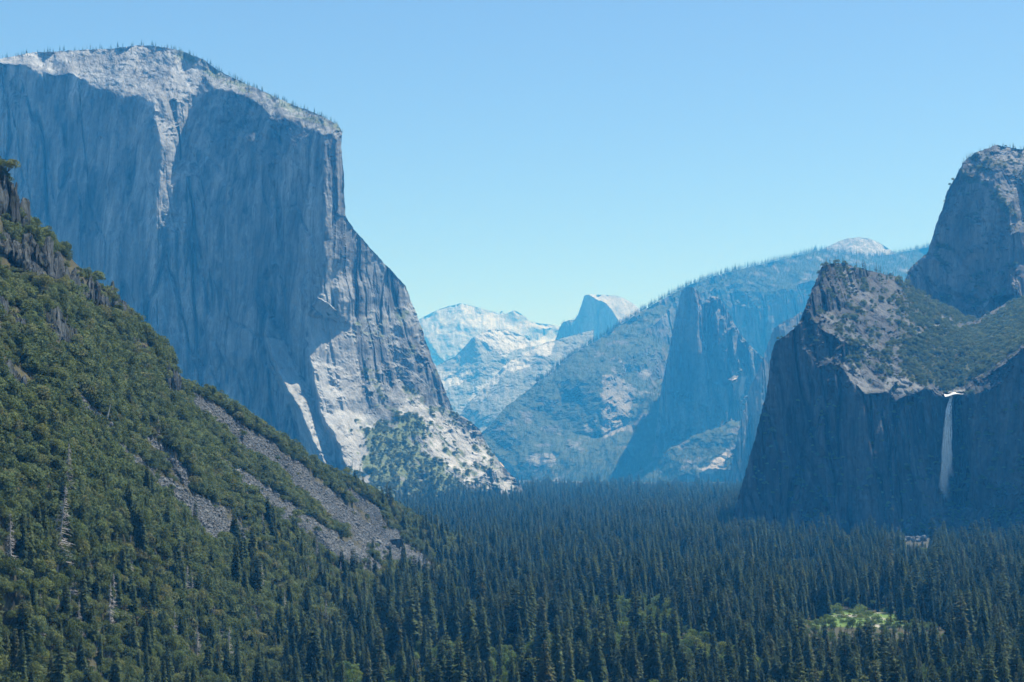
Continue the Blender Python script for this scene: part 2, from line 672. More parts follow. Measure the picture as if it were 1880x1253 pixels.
class Kind:
    """prototypes of one kind, as parts for individuals and joined for the mass"""

    def __init__(s, name):
        s.name, s.parts, s.size = name, [], []
        s.coll = bpy.data.collections.new(name+'_kinds')

    def add(s, crown, trunk, cm, tm, H, crown_name='crown'):
        V, Fq, sh = crown
        i = len(s.parts)
        cme = new_mesh(f'{s.name}_{crown_name}', V, Fq, [cm], {'shade': sh})
        tme = None
        if trunk is not None:
            tV, tF = trunk
            tme = new_mesh(f'{s.name}_trunk', tV, tF, [tm], smooth=True)
            aV = np.concatenate([V, tV])
            aF = np.concatenate([Fq, tF+len(V)])
            me = new_mesh(f'{s.name}_whole', aV, aF, [cm, tm], {'shade': np.concatenate([sh, np.zeros(len(tV))+.5])}, [0]*len(Fq)+[1]*len(tF))
        else:
            me = cme
        s.parts.append((crown_name, cme, tme))
        s.size.append(H)
        o = bpy.data.objects.new(f'{s.name}_kind_{i}', me)
        s.coll.objects.link(o)


K_con, K_far, K_oak, K_bri, K_shr, K_rock = [Kind(n) for n in ('conifer', 'distant_conifer', 'oak_tree', 'leafy_tree', 'shrub', 'talus_stone')]
for i, (H, R, wh, per, bare, dr, th, shp) in enumerate([
        (34, 5.8, 46, 13, .06, .35, 1., .62), (36, 5.0, 48, 12, .08, .45, .97, .55), (31, 6.6, 42, 13, .05, .3, .97, .72),
        (34, 5.6, 40, 12, .2, .3, .85, .42), (34, 6.2, 46, 13, .05, .5, 1., .75), (36, 5.2, 38, 11, .3, .12, .72, .36), (28, 6.0, 38, 12, .1, .3, .95, .5), (33, 4.4, 44, 11, .04, .5, 1., .6)]):
    K_con.add(conifer(100+i, H, R, wh, per, bare, dr, th, shp), trunk_geo(H*.97, .45, seed=i), M['conifer'], M['bark'], H)
for i, (R, wh, per, shp) in enumerate([(4.4, 20, 9, .55), (3.8, 19, 9, .5), (5.0, 19, 9, .7), (4.4, 18, 8, .45)]):
    K_far.add(conifer(200+i, 34, R, wh, per, .08, .35, 1., shp), None, M['far_conifer'], None, 34)
for i in range(4):
    V, Fq, sh, C = leafy(300+i, 4.4, 3.6, 5.8, 13, 1500, .58)
    K_oak.add((V, Fq, sh), bough_parts(C, 5.8, .3, 3.6), M['oak'], M['bark'], 9.5)
for i in range(3):
    V, Fq, sh, C = leafy(330+i, 4.0, 5.2, 8., 13, 1500, .6)
    K_bri.add((V, Fq, sh), bough_parts(C, 8, .28, 5.), M['bright'], M['bark'], 13.)
for i in range(4):
    V, Fq, sh, C = leafy(360+i, 2.7, 2.2, 1.5, 9, 620, .55, .0, .5)
    K_shr.add((V, Fq, sh), None, M['shrub'], None, 3.9, 'foliage')
for i in range(4):
    v, f = rock_geo(400+i, 4)
    K_rock.add((v, f, np.zeros(len(v))), None, M['talus'], None, 1., 'stone')


# ------------------------------------------------------------------ uncountable masses: one object each
def mass(name, label, kind, P, sc, idx=None, rng=RNG, tilt=0.):
    n = len(P)
    me = bpy.data.meshes.new(name)
    me.vertices.add(n)
    me.vertices.foreach_set('co', np.asarray(P, np.float32).ravel())
    sc = np.asarray(sc, float)
    if sc.ndim == 1:
        sc = np.stack([sc*rng.uniform(.85, 1.15, n), sc*rng.uniform(.85, 1.15, n), sc], -1)
    rot = np.stack([rng.normal(0, tilt, n), rng.normal(0, tilt, n), rng.uniform(0, 6.283, n)], -1)
    a = me.attributes.new('size', 'FLOAT_VECTOR', 'POINT')
    a.data.foreach_set('vector', sc.astype(np.float32).ravel())
    a = me.attributes.new('turn', 'FLOAT_VECTOR', 'POINT')
    a.data.foreach_set('vector', rot.astype(np.float32).ravel())
    a = me.attributes.new('which', 'INT', 'POINT')
    a.data.foreach_set('value', (rng.integers(0, len(kind.parts), n) if idx is None else idx).astype(np.int32))
    o = tag(link(name, me), label, kind='stuff')
    g = bpy.data.node_groups.new(name+'_nodes', 'GeometryNodeTree')
    g.interface.new_socket('Geometry', in_out='INPUT', socket_type='NodeSocketGeometry')
    g.interface.new_socket('Geometry', in_out='OUTPUT', socket_type='NodeSocketGeometry')
    gi, go = g.nodes.new('NodeGroupInput'), g.nodes.new('NodeGroupOutput')
    ip = g.nodes.new('GeometryNodeInstanceOnPoints')
    ci = g.nodes.new('GeometryNodeCollectionInfo')
    ci.inputs['Collection'].default_value = kind.coll
    ci.inputs['Separate Children'].default_value = True
    ci.inputs['Reset Children'].default_value = True

    def na(nm, dt):
        q = g.nodes.new('GeometryNodeInputNamedAttribute')
        q.data_type = dt
        q.inputs['Name'].default_value = nm
        return [x for x in q.outputs if x.enabled and x.name == 'Attribute'][0]
    g.links.new(gi.outputs[0], ip.inputs['Points'])
    g.links.new(ci.outputs[0], ip.inputs['Instance'])
    ip.inputs['Pick Instance'].default_value = True
    g.links.new(na('which', 'INT'), ip.inputs['Instance Index'])
    g.links.new(na('turn', 'FLOAT_VECTOR'), ip.inputs['Rotation'])
    g.links.new(na('size', 'FLOAT_VECTOR'), ip.inputs['Scale'])
    g.links.new(ip.outputs[0], go.inputs[0])
    md = o.modifiers.new('scatter', 'NODES')
    md.node_group = g
    return o


def individuals(kind, name, P, sc, which, label, cat, group, rng=RNG):
    """one thing per plant: an Empty at its foot with crown and trunk, or a single mesh where it has no trunk in view"""
    protos = {}
    for p, s_, w in zip(P, sc, which):
        lb, gr = (label(p), group(p)) if callable(label) else (label, group)
        cn, cme, tme = kind.parts[w]
        if tme is None:
            if w not in protos:
                protos[w] = o = bpy.data.objects.new(name, cme)
            else:
                o = protos[w].copy()
            COL.objects.link(o)
        else:
            if w not in protos:
                o = bpy.data.objects.new(name, None)
                o.empty_display_size = 2
                COL.objects.link(o)
                c_ = link('crown', cme, o)
                t_ = link('trunk', tme, o)
                protos[w] = (o, c_, t_)
            else:
                o = protos[w][0].copy()
                COL.objects.link(o)
                for ch in protos[w][1:]:
                    q = ch.copy()
                    COL.objects.link(q)
                    q.parent = o
        o.name = name
        o.location = p
        o.rotation_euler = (0, 0, rng.uniform(0, 6.283))
        o.scale = (s_*rng.uniform(.88, 1.12), s_*rng.uniform(.88, 1.12), s_)
        tag(o, lb, cat, gr)


def split_big(P, sc, H, n=300, top_lim=1236, x0=8, x1=1872):
    """indices of the n that show largest, and of the others"""
    px, py = project(P+np.array([0, 0, 1.])*(sc*H)[:, None])
    size = sc*H/P[:, 1]
    ok = (px > x0) & (px < x1) & (py < top_lim)
    o = np.argsort(-np.where(ok, size, -1))[:n]
    m = np.ones(len(P), bool)
    m[o] = False
    return o, np.where(m)[0]


def rib_relief(amp=1., sc=1., seed=0, lump=1., ledge=1.):
    def f(P, px, py, nz):
        X, Y, Z = P[..., 0]/sc, P[..., 1]/sc, P[..., 2]/sc
        wall = 1-sstep(.25, .6, nz)
        r = 15*ridged(X/62, Y/85, Z/520, 3, seed)+8*fbm(X/19, Y/27, Z/150, 3, seed+3)+3*fbm(X/6.5, Y/9, Z/24, 3, seed+7)
        # flakes and ledges: broad plates that step out of the wall
        pl = fbm(X/85, Y/85, Z/190, 4, seed+11)
        st = 13*ledge*(np.floor(pl*8)/8+.1*sstep(0, 1, (pl*8) % 1))+2.2*fbm(X/90, Y/90, Z/13, 3, seed+13)
        gx = X+.7*Y
        c1, c2 = fbm(gx/125, Z/800, 1.3, 4, seed+41, .55), fbm(gx/48, Z/300, 4.3, 3, seed+47, .55)
        r = r+24*np.exp(-(c1/.035)**2)+9*np.exp(-(c2/.05)**2)
        g = 9*fbm(X/48, Y/48, Z/48, 5, seed+19, .55)+4*ridged(X/20, Y/20, Z/20, 3, seed+23)
        return amp*((r+st)*wall+lump*g*(1-wall*.75))
    return f


def poly_soft(px, py, poly, s=16, amp=9):
    return inpoly(px+amp*fbm(px/s, py/s, 3., 4, 77, .6), py+amp*fbm(px/s, py/s, 8., 4, 78, .6), poly).astype(float)


# ---------------------------------------------------------------- the great wall on the sunny side
def elcap_masks(P, px, py, nz, nz0):
    X, Y, Z = P[..., 0], P[..., 1], P[..., 2]
    apron = poly_soft(px, py, [(668, 782), (700, 776), (735, 782), (760, 800), (800, 842), (850, 892), (905, 915), (965, 920), (970, 1000), (690, 1000), (668, 860)], 26, 26)
    pocket = poly_soft(px, py, [(730, 765), (755, 757), (780, 775), (778, 800), (745, 803), (728, 792)], 10, 5)
    slab = poly_soft(px, py, [(744, 728), (770, 722), (790, 752), (835, 775), (870, 800), (900, 845), (935, 880), (960, 905), (905, 912), (850, 880), (800, 842), (770, 802), (740, 770)], 20, 18)
    cap = poly_soft(px, py, [(290, 80), (330, 88), (400, 128), (470, 160), (560, 204), (630, 232), (628, 240), (560, 222), (470, 178), (400, 150), (340, 112), (300, 100)], 12, 5)
    n = fbm(X/30, Y/30, Z/30, 4, 5)
    veg = np.clip(np.maximum(apron*sstep(-.55, -.2, n), pocket)+cap*.75*sstep(-.15, .2, n), 0, 1)
    veg = np.maximum(veg, .8*sstep(.15, .4, n)*sstep(.3, .5, nz)*(px > 640)*(py > 560)*(1-slab))
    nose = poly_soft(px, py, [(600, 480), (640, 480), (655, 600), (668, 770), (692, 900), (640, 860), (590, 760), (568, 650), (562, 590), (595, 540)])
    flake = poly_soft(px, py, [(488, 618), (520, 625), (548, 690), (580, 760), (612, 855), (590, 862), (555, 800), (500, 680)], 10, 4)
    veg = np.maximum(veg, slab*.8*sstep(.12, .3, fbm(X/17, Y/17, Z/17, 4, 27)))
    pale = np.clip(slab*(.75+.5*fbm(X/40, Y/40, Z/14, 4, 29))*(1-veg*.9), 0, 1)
    pale = np.clip(pale+.6*nose+.45*flake, 0, 1)  # prow and flake: pale slabs, with sunlight also painted in as lighter colour
    pale = np.maximum(pale, .28*poly_soft(px, py, [(-60, 90), (300, 80), (380, 130), (350, 230), (300, 400), (285, 400), (285, 200), (230, 170), (110, 140), (-60, 120)]))  # pale rib; sunlit look of cap and rib strengthened by lighter rock colour
    return veg, pale


elcap_top = [(-330, 150, 4050), (-200, 128, 4000), (-70, 114, 3950), (0, 108, 3930), (60, 97, 3930), (130, 93, 3930), (200, 90, 3920), (255, 83, 3900), (290, 85, 3890), (330, 93, 3890),
             (375, 110, 3880), (400, 130, 3860), (470, 162, 3800), (530, 190, 3740), (585, 210, 3680), (622, 231, 3600)]
elcap_right = [(622, 231, 3600), (628, 245, 3590), (626, 270, 3578), (631, 320, 3580), (634, 395, 3590), (652, 425, 3640), (692, 470, 3730),
               (722, 500, 3790), (745, 526, 3830), (756, 555, 3830), (770, 590, 3820), (788, 645, 3800), (812, 705, 3780), (832, 755, 3780),
               (858, 770, 3790), (880, 788, 3800), (897, 822, 3800), (928, 862, 3800), (955, 888, 3800), (964, 910, 3800), (970, 985, 3800)]
elcap_bottom = [(-330, 990, 3720), (-70, 990, 3640), (200, 990, 3500), (420, 990, 3380), (600, 985, 3300), (700, 995, 3250), (800, 995, 3350), (970, 985, 3800)]
elcap_left = [(-330, 150, 4050), (-330, 190, 3930), (-330, 820, 3780), (-330, 990, 3720)]
elcap_inner = [
    [(-330, 190, 3930), (-200, 165, 3880), (-70, 146, 3845), (0, 120, 3850), (60, 112, 3860), (105, 130, 3812), (150, 148, 3800), (185, 136, 3808), (215, 130, 3808), (226, 172, 3740), (236, 168, 3760), (262, 148, 3785), (285, 190, 3700)],
    [(285, 190, 3700), (292, 250, 3660), (296, 320, 3630), (293, 370, 3610), (286, 410, 3600), (280, 600, 3590), (300, 780, 3560)],
    [(375, 110, 3880), (378, 135, 3860), (362, 180, 3810), (350, 210, 3780), (335, 280, 3735), (312, 350, 3662), (291, 410, 3606)],
    [(378, 135, 3860), (392, 158, 3770), (450, 178, 3730), (480, 200, 3690), (484, 235, 3660), (500, 205, 3675), (540, 228, 3620), (585, 248, 3540), (600, 247, 3530), (628, 245, 3590)],
    [(392, 158, 3770), (372, 300, 3690), (366, 450, 3650), (370, 650, 3610), (400, 800, 3560)],
    [(-20, 450, 3770), (100, 450, 3720), (110, 700, 3680)],
    [(592, 250, 3530), (594, 330, 3500), (598, 400, 3480), (599, 470, 3465), (585, 530, 3472), (566, 585, 3500), (568, 650, 3490), (590, 760, 3430), (640, 865, 3360), (692, 905, 3300)],
    [(490, 618, 3470), (505, 670, 3445), (540, 730, 3415), (570, 800, 3385), (598, 862, 3360)],
    [(483, 618, 3545), (498, 672, 3520), (533, 733, 3490), (563, 803, 3455), (590, 866, 3415)],
    [(527, 630, 3532), (556, 690, 3512), (582, 750, 3476), (618, 855, 3425)],
    [(490, 560, 3555), (530, 500, 3545), (520, 300, 3590)],
    [(612, 255, 3550), (614, 330, 3530), (616, 400, 3520)],
    [(620, 258, 3540), (622, 330, 3525), (623, 395, 3520)],
    [(628, 300, 3578), (632, 400, 3590), (642, 480, 3610), (652, 600, 3600), (661, 700, 3565), (669, 762, 3540), (692, 905, 3300)],
    [(690, 560, 3720), (715, 640, 3715), (735, 700, 3700), (748, 722, 3690)],
    [(700, 480, 3750), (730, 560, 3790), (760, 640, 3750), (800, 730, 3750)],
    [(669, 765, 3535), (700, 760, 3575), (738, 748, 3620), (760, 724, 3690), (775, 728, 3715), (795, 745, 3740), (832, 758, 3775)],
    [(700, 850, 3410), (760, 860, 3480), (800, 800, 3650), (850, 810, 3725), (900, 860, 3690), (850, 900, 3540), (920, 905, 3690)],
]
def elcap_relief(P, px, py, nz, base=rib_relief(.9, 1., 11, 1.)):
    slabs = blur(inpoly(px, py, [(480, 600), (530, 600), (560, 640), (600, 620), (655, 620), (660, 680), (680, 780), (700, 910), (590, 900), (550, 800)]).astype(float), 30)
    east = blur(inpoly(px, py, [(636, 400), (700, 440), (860, 760), (665, 770)]).astype(float), 30)
    return base(P, px, py, nz)*(1-.72*slabs-.4*east)


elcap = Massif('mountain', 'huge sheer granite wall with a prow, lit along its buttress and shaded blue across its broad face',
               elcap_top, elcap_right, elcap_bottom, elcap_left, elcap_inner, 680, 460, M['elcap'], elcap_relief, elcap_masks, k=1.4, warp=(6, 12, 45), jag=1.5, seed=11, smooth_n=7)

# ---------------------------------------------------------------- the dark block that carries the waterfall
bri_top = [(1510, 487, 2350), (1525, 484, 2450), (1545, 483, 2540), (1600, 498, 2680), (1645, 508, 2740), (1690, 538, 2830), (1745, 568, 2930), (1790, 588, 3000), (1850, 555, 3080), (1950, 520, 3120), (2150, 470, 3180)]
bri_left = [(1510, 487, 2350), (1492, 528, 2320), (1480, 560, 2290), (1466, 596, 2270), (1447, 612, 2262), (1422, 628, 2252), (1414, 660, 2250), (1408, 720, 2245), (1392, 780, 2242),
            (1374, 850, 2237), (1352, 925, 2232), (1335, 985, 2222), (1300, 1005, 2170), (1265, 1060, 2100)]
bri_bottom = [(1265, 1060, 2100), (1500, 1060, 2195), (1700, 1060, 2205), (1950, 1060, 2110), (2150, 1060, 2020)]
bri_right = [(2150, 470, 3180), (2150, 540, 2110), (2150, 1060, 2020)]
bri_inner = [
    [(1414, 655, 2250), (1432, 668, 2252), (1462, 620, 2264), (1488, 580, 2287), (1500, 592, 2287), (1552, 633, 2302), (1542, 670, 2278), (1590, 725, 2252), (1632, 722, 2265),
     (1650, 693, 2310), (1700, 715, 2300), (1733, 727, 2310), (1772, 721, 2310), (1800, 696, 2285), (1840, 668, 2250), (1880, 642, 2215), (1950, 605, 2190), (2150, 540, 2110)],
    [(1425, 690, 2247), (1432, 800, 2238), (1425, 900, 2226), (1405, 990, 2212)],
    [(1462, 690, 2258), (1475, 800, 2250), (1470, 900, 2240), (1450, 990, 2234)],
    [(1500, 680, 2262), (1512, 780, 2246), (1520, 900, 2232), (1515, 1000, 2210)],
    [(1545, 720, 2264), (1552, 800, 2258), (1560, 900, 2246), (1560, 1000, 2236)],
    [(1590, 750, 2247), (1602, 850, 2241), (1612, 1000, 2224)],
    [(1640, 740, 2268), (1650, 850, 2264), (1655, 960, 2254), (1650, 1010, 2235)],
    [(1726, 735, 2318), (1722, 850, 2300), (1715, 935, 2278), (1700, 1000, 2248)],
    [(1757, 735, 2340), (1766, 850, 2325), (1760, 930, 2310), (1760, 1000, 2225)],
    [(1775, 735, 2280), (1790, 850, 2255), (1800, 930, 2240), (1840, 1000, 2160)],
    [(1840, 700, 2230), (1870, 850, 2205), (1890, 950, 2165)],
    [(1600, 560, 2520), (1660, 600, 2500), (1720, 640, 2470), (1790, 660, 2420), (1850, 620, 2560)],
    [(1560, 560, 2470), (1600, 640, 2370), (1640, 660, 2360)],
    [(1640, 560, 2590), (1655, 610, 2470), (1668, 590, 2530), (1720, 580, 2720), (1735, 600, 2620)],
]


def bri_masks(P, px, py, nz, nz0):
    X, Y, Z = P[..., 0], P[..., 1], P[..., 2]
    n = fbm(X/11, Y/11, Z/11, 5, 15, .6)
    n2 = fbm(X/70, Y/70, Z/70, 3, 16)
    lush = poly_soft(px, py, [(1640, 650), (1700, 610), (1800, 600), (1850, 560), (1960, 520), (1960, 640), (2150, 530), (1880, 635), (1800, 690), (1740, 722), (1690, 705), (1655, 690)], 22, 10)
    thin = poly_soft(px, py, [(1505, 485), (1560, 480), (1650, 505), (1790, 590), (1720, 610), (1640, 650), (1640, 690), (1560, 680), (1530, 600), (1500, 570)], 18, 8)
    toe = poly_soft(px, py, [(1250, 1070), (1310, 985), (1345, 955), (1385, 1000), (1480, 1070)], 15, 8)
    veg = np.clip(lush*sstep(-.6, -.3, n)+thin*(px > 1500)*sstep(-.02, .2, n+.6*n2+.0016*(px-1650))+toe+.5*sstep(.15, .4, n)*sstep(.3, .5, nz), 0, 1)
    pale = .8*np.clip(poly_soft(px, py, [(1540, 655), (1575, 670), (1600, 720), (1580, 730)], 10, 6)+poly_soft(px, py, [(1630, 690), (1660, 690), (1705, 715), (1650, 730), (1625, 715)], 10, 6)
                      + poly_soft(px, py, [(1700, 590), (1740, 585), (1745, 602), (1705, 608)], 10, 5), 0, 1)
    pale = np.maximum(pale, poly_soft(px, py, [(1728, 720), (1772, 714), (1772, 726), (1735, 731)], 6, 2))
    return veg, np.clip(pale+.25*thin*sstep(.0, .3, fbm(X/40, Y/40, Z/40, 4, 25)), 0, 1)*(1-lush*.9)


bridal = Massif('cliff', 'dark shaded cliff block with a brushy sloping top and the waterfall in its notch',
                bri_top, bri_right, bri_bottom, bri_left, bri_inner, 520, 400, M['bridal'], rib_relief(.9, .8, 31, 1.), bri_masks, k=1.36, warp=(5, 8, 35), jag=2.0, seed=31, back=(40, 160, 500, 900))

# ---------------------------------------------------------------- the rounded peak behind it
pk_top = [(1757, 345, 3330), (1758, 322, 3330), (1768, 298, 3330), (1790, 281, 3340), (1815, 271, 3340), (1830, 267, 3340), (1860, 272, 3350), (1900, 280, 3360), (1960, 300, 3380), (2150, 330, 3420)]
pk_left = [(1757, 345, 3330), (1735, 372, 3330), (1720, 410, 3330), (1708, 445, 3330), (1700, 470, 3330), (1684, 480, 3340), (1668, 496, 3340), (1660, 520, 3340), (1655, 640, 3300)]
pk_bottom = [(1655, 640, 3300), (1800, 640, 3180), (1960, 640, 3120), (2150, 640, 3120)]
pk_right = [(2150, 330, 3420), (2150, 450, 3290), (2150, 640, 3120)]
pk_inner = [
    [(1960, 420, 3240), (1960, 540, 3170), (1960, 640, 3120)],
    [(1765, 318, 3305), (1795, 330, 3290), (1825, 345, 3260), (1850, 385, 3215), (1858, 430, 3195), (1848, 480, 3190), (1862, 540, 3160), (1850, 600, 3130)],
    [(1830, 300, 3300), (1870, 330, 3290), (1900, 345, 3270), (1920, 400, 3250)],
    [(1850, 385, 3215), (1885, 370, 3300), (1915, 420, 3260), (1900, 480, 3235), (1890, 540, 3200)],
    [(1700, 475, 3320), (1705, 520, 3310), (1720, 580, 3290)],
    [(1780, 400, 3275), (1770, 500, 3260), (1785, 560, 3230)],
    [(1795, 592, 3190), (1812, 560, 3190), (1822, 545, 3200), (1845, 560, 3250), (1835, 590, 3230)],
]


def pk_masks(P, px, py, nz, nz0):
    X, Y, Z = P[..., 0], P[..., 1], P[..., 2]
    n = fbm(X/26, Y/26, Z/26, 4, 45)
    veg = sstep(-.1, .2, n)*np.maximum(sstep(.3, .5, nz)*.9, poly_soft(px, py, [(1760, 330), (1760, 290), (1830, 262), (1880, 272), (1850, 330), (1870, 400), (1850, 400), (1820, 345)], 16, 8)*.9)
    veg = np.maximum(veg, poly_soft(px, py, [(1830, 590), (1870, 545), (1960, 520), (1960, 640), (1780, 640)], 14, 8))
    pale = .6*poly_soft(px, py, [(1790, 592), (1815, 545), (1838, 560), (1830, 592)], 9, 5)+.5*poly_soft(px, py, [(1850, 285), (1960, 290), (1960, 310), (1870, 305)], 12, 6)
    return veg, np.clip(pale, 0, 1)


peak = Massif('mountain', 'rounded grey peak behind the dark waterfall block, its smooth flank in shade',
              pk_top, pk_right, pk_bottom, pk_left, pk_inner, 320, 270, M['peak'], rib_relief(.6, .9, 41, 1.), pk_masks, k=1.36, warp=(5, 8, 35), jag=1.6, seed=41, back=(40, 160, 500, 900))

# ---------------------------------------------------------------- forested ridge across the valley, spires and buttress
rg_top = [(884, 795, 6100), (905, 775, 6150), (930, 746, 6250), (965, 720, 6350), (985, 703, 6400), (1008, 690, 6480), (1030, 668, 6580), (1060, 646, 6650), (1100, 622, 6750), (1150, 590, 6900),
          (1190, 565, 7000), (1230, 542, 7100), (1262, 525, 7250), (1300, 511, 7400), (1340, 499, 7550), (1400, 485, 7700), (1450, 473, 7900), (1500, 460, 8100), (1540, 464, 8200),
          (1600, 472, 8250), (1640, 467, 8300), (1700, 455, 8350), (1800, 440, 8400)]
rg_left = [(884, 795, 6100), (900, 825, 6050), (930, 862, 5950), (955, 890, 5850), (960, 940, 5500)]
rg_bottom = [(960, 940, 5500), (1200, 940, 5400), (1350, 940, 5450), (1800, 940, 6000)]
rg_right = [(1800, 440, 8400), (1800, 700, 7200), (1800, 940, 6000)]
rg_inner = [
    [(1236, 560, 7090), (1262, 545, 7180), (1288, 566, 7250), (1312, 534, 7390), (1338, 560, 7400), (1362, 534, 7450), (1396, 572, 7430), (1420, 538, 7510), (1452, 552, 7540), (1480, 516, 7610), (1600, 520, 7700)],
    [(1245, 640, 7060), (1262, 690, 7120), (1320, 690, 7340), (1400, 690, 7420), (1480, 690, 7540), (1600, 690, 7640)],
    [(1020, 700, 6450), (1035, 740, 6330), (1070, 700, 6380), (1110, 690, 6400)],
    [(1022, 790, 6230), (1060, 800, 6180), (1100, 806, 6160), (1160, 780, 6330)],
    [(1110, 690, 6400), (1112, 740, 6270), (1108, 800, 6165)],
    [(1110, 690, 6400), (1160, 700, 6520), (1190, 690, 6600)],
    [(900, 830, 6030), (940, 850, 5930), (1010, 850, 5900), (1022, 830, 5990), (960, 820, 6050)],
    [(1180, 620, 6800), (1190, 720, 6480), (1160, 820, 6000), (1110, 880, 5650)],
    [(1150, 874, 5560), (1185, 868, 5550), (1232, 830, 5560), (1290, 798, 5590), (1350, 783, 5610), (1430, 776, 5660)],
    [(1165, 840, 5900), (1232, 800, 5900), (1290, 770, 5950), (1350, 755, 6000), (1430, 750, 6050)],
    [(1150, 900, 5420), (1250, 880, 5410), (1300, 860, 5440), (1400, 860, 5460)],
]


def rg_masks(P, px, py, nz, nz0):
    X, Y, Z = P[..., 0], P[..., 1], P[..., 2]
    n = fbm(X/60, Y/60, Z/60, 4, 55)
    veg = np.clip(sstep(.22, .42, nz)*sstep(-.5, -.15, n)+sstep(.1, .4, n)*.5, 0, 1)
    bare = poly_soft(px, py, [(1105, 690), (1150, 695), (1165, 720), (1150, 790), (1105, 805)], 14, 9)+poly_soft(px, py, [(965, 835), (1015, 830), (1025, 855), (975, 862)], 12, 8)
    sc_ = poly_soft(px, py, [(1285, 865), (1335, 825), (1350, 828), (1310, 870)], 12, 6)
    veg *= 1-np.clip(bare*.75+sc_, 0, 1)
    return veg, np.clip(.5*bare*sstep(-.2, .3, n)+.8*sc_, 0, 1)


SC = 1.0


def far(lines, k=SC, ref=None, f=1.):
    one = isinstance(lines[0], tuple)
    g = lambda ln: [(a, b, (d if ref is None else ref-(ref-d)*f)*k) for a, b, d in ln]
    return g(lines) if one else [g(x) for x in lines]


ridge = Massif('hill', 'long forested ridge descending across the valley behind the shaded spires, blue with haze',
               far(rg_top), far(rg_right), far(rg_bottom), far(rg_left), far(rg_inner), 460, 260, M['ridge'], rib_relief(1.5, 1.8, 51, 1.2), rg_masks, k=1.75, warp=(7, 10, 50), jag=1.2, seed=51, back=(80, 300, 700, 1200))

sp_top = [(1192, 864, 5500), (1200, 825, 5520), (1206, 780, 5560), (1214, 710, 5600), (1227, 650, 5640), (1238, 592, 5660), (1246, 556, 5680), (1251, 534, 5690), (1262, 527, 5690), (1276, 529, 5700), (1284, 538, 5720),
          (1290, 560, 5740), (1296, 552, 5780), (1304, 544, 5790), (1318, 545, 5800), (1330, 560, 5820), (1346, 590, 5850), (1356, 608, 5870), (1372, 628, 5900), (1395, 652, 5950), (1420, 668, 6000), (1450, 690, 6050)]
sp_bottom = [(1192, 864, 5500), (1205, 862, 5480), (1232, 836, 5500), (1290, 806, 5580), (1350, 796, 5640), (1400, 790, 5700), (1450, 800, 5750)]
sp_inner = [
    [(1292, 562, 5740), (1296, 600, 5750), (1300, 640, 5740), (1310, 720, 5700), (1300, 790, 5600)],
    [(1280, 545, 5670), (1286, 600, 5650), (1292, 640, 5650)],
    [(1312, 556, 5750), (1322, 620, 5720), (1335, 700, 5680), (1330, 790, 5630)],
    [(1345, 600, 5770), (1368, 640, 5800), (1392, 665, 5850), (1385, 700, 5790), (1340, 720, 5690)],
    [(1342, 700, 5650), (1362, 690, 5730), (1370, 715, 5770), (1358, 745, 5720)],
]


def spire_masks(P, px, py, nz, nz0):
    X, Y, Z = P[..., 0], P[..., 1], P[..., 2]
    n = fbm(X/40, Y/40, Z/40, 4, 65)
    pale = poly_soft(px, py, [(1342, 698), (1372, 690), (1366, 725), (1352, 738)], 9, 5)+.5*poly_soft(px, py, [(1284, 555), (1298, 565), (1304, 645), (1292, 640)], 9, 4)
    return .7*sstep(.1, .35, n)*sstep(.25, .5, nz), np.clip(pale, 0, 1)


spires = Massif('cliff', 'twin pointed rock spires in blue shade in front of the forested ridge',
                far(sp_top, SC, 5720, .42), far([(1450, 690, 6050), (1450, 800, 5750)], SC, 5720, .42), far(sp_bottom, SC, 5720, .42), far([(1192, 864, 5500), (1192.1, 864.1, 5500)], SC, 5720, .42), far(sp_inner, SC, 5720, .6), 260, 170, M['ridge'], rib_relief(2.2, 1.4, 61, 1.), spire_masks, k=1.75,
                warp=(4, 7, 30), jag=1.5, seed=61, back=(30, 120, 400, 700))

bt_top = [(1333, 890, 4700), (1344, 850, 4720), (1352, 810, 4740), (1362, 765, 4760), (1374, 720, 4790), (1388, 688, 4820), (1402, 655, 4850), (1412, 625, 4880), (1422, 602, 4900), (1440, 590, 4950), (1480, 570, 5000), (1540, 560, 5050)]
butt = Massif('cliff', 'narrow shaded rock buttress just behind the left edge of the dark waterfall block',
              far(bt_top), far([(1540, 560, 5050), (1540, 940, 4800)]), far([(1333, 890, 4700), (1333.5, 940, 4690), (1540, 940, 4800)]), far([(1333, 890, 4700), (1333.1, 890.2, 4700)]),
              far([[(1422, 602, 4900), (1420, 700, 4875), (1400, 850, 4840)]]), 150, 170, M['ridge'], rib_relief(1.0, 1.1, 71, 1.), k=1.75, masks=lambda P, px, py, nz, nz0: (.8*sstep(.0, .3, fbm(P[..., 0]/40, P[..., 1]/40, P[..., 2]/40, 4, 75))*sstep(.15, .4, nz), 0*px), warp=(4, 7, 30), jag=1.6, seed=71, back=(30, 120, 300, 500))

# ---------------------------------------------------------------- bald dome on the skyline of the ridge
dome_top = [(1480, 478, 9200), (1500, 464, 9200), (1518, 454, 9200), (1540, 443, 9200), (1558, 438, 9200), (1578, 436, 9200), (1598, 439, 9200), (1618, 448, 9200), (1636, 460, 9200), (1660, 478, 9200)]
dome = Massif('mountain', 'low bald granite dome rising above the trees of the ridge', far(dome_top), far([(1660, 478, 9200), (1665, 500, 9050)]),
              far([(1475, 500, 8950), (1570, 500, 8700), (1665, 500, 9050)]), far([(1480, 478, 9200), (1475, 500, 8950)]),
              far([[(1520, 468, 9050), (1570, 460, 8960), (1620, 466, 9050)]]), 110, 50, M['elcap'], rib_relief(.8, 1.5, 81, .8), k=1.75, masks=lambda P, px, py, nz, nz0: (.9*poly_soft(px, py, [(1475, 505), (1480, 478), (1530, 468), (1560, 475), (1665, 478), (1665, 505)], 10, 6), .1+0*px), warp=(3, 3, 30), jag=.6, seed=81, back=(60, 200, 400, 700))

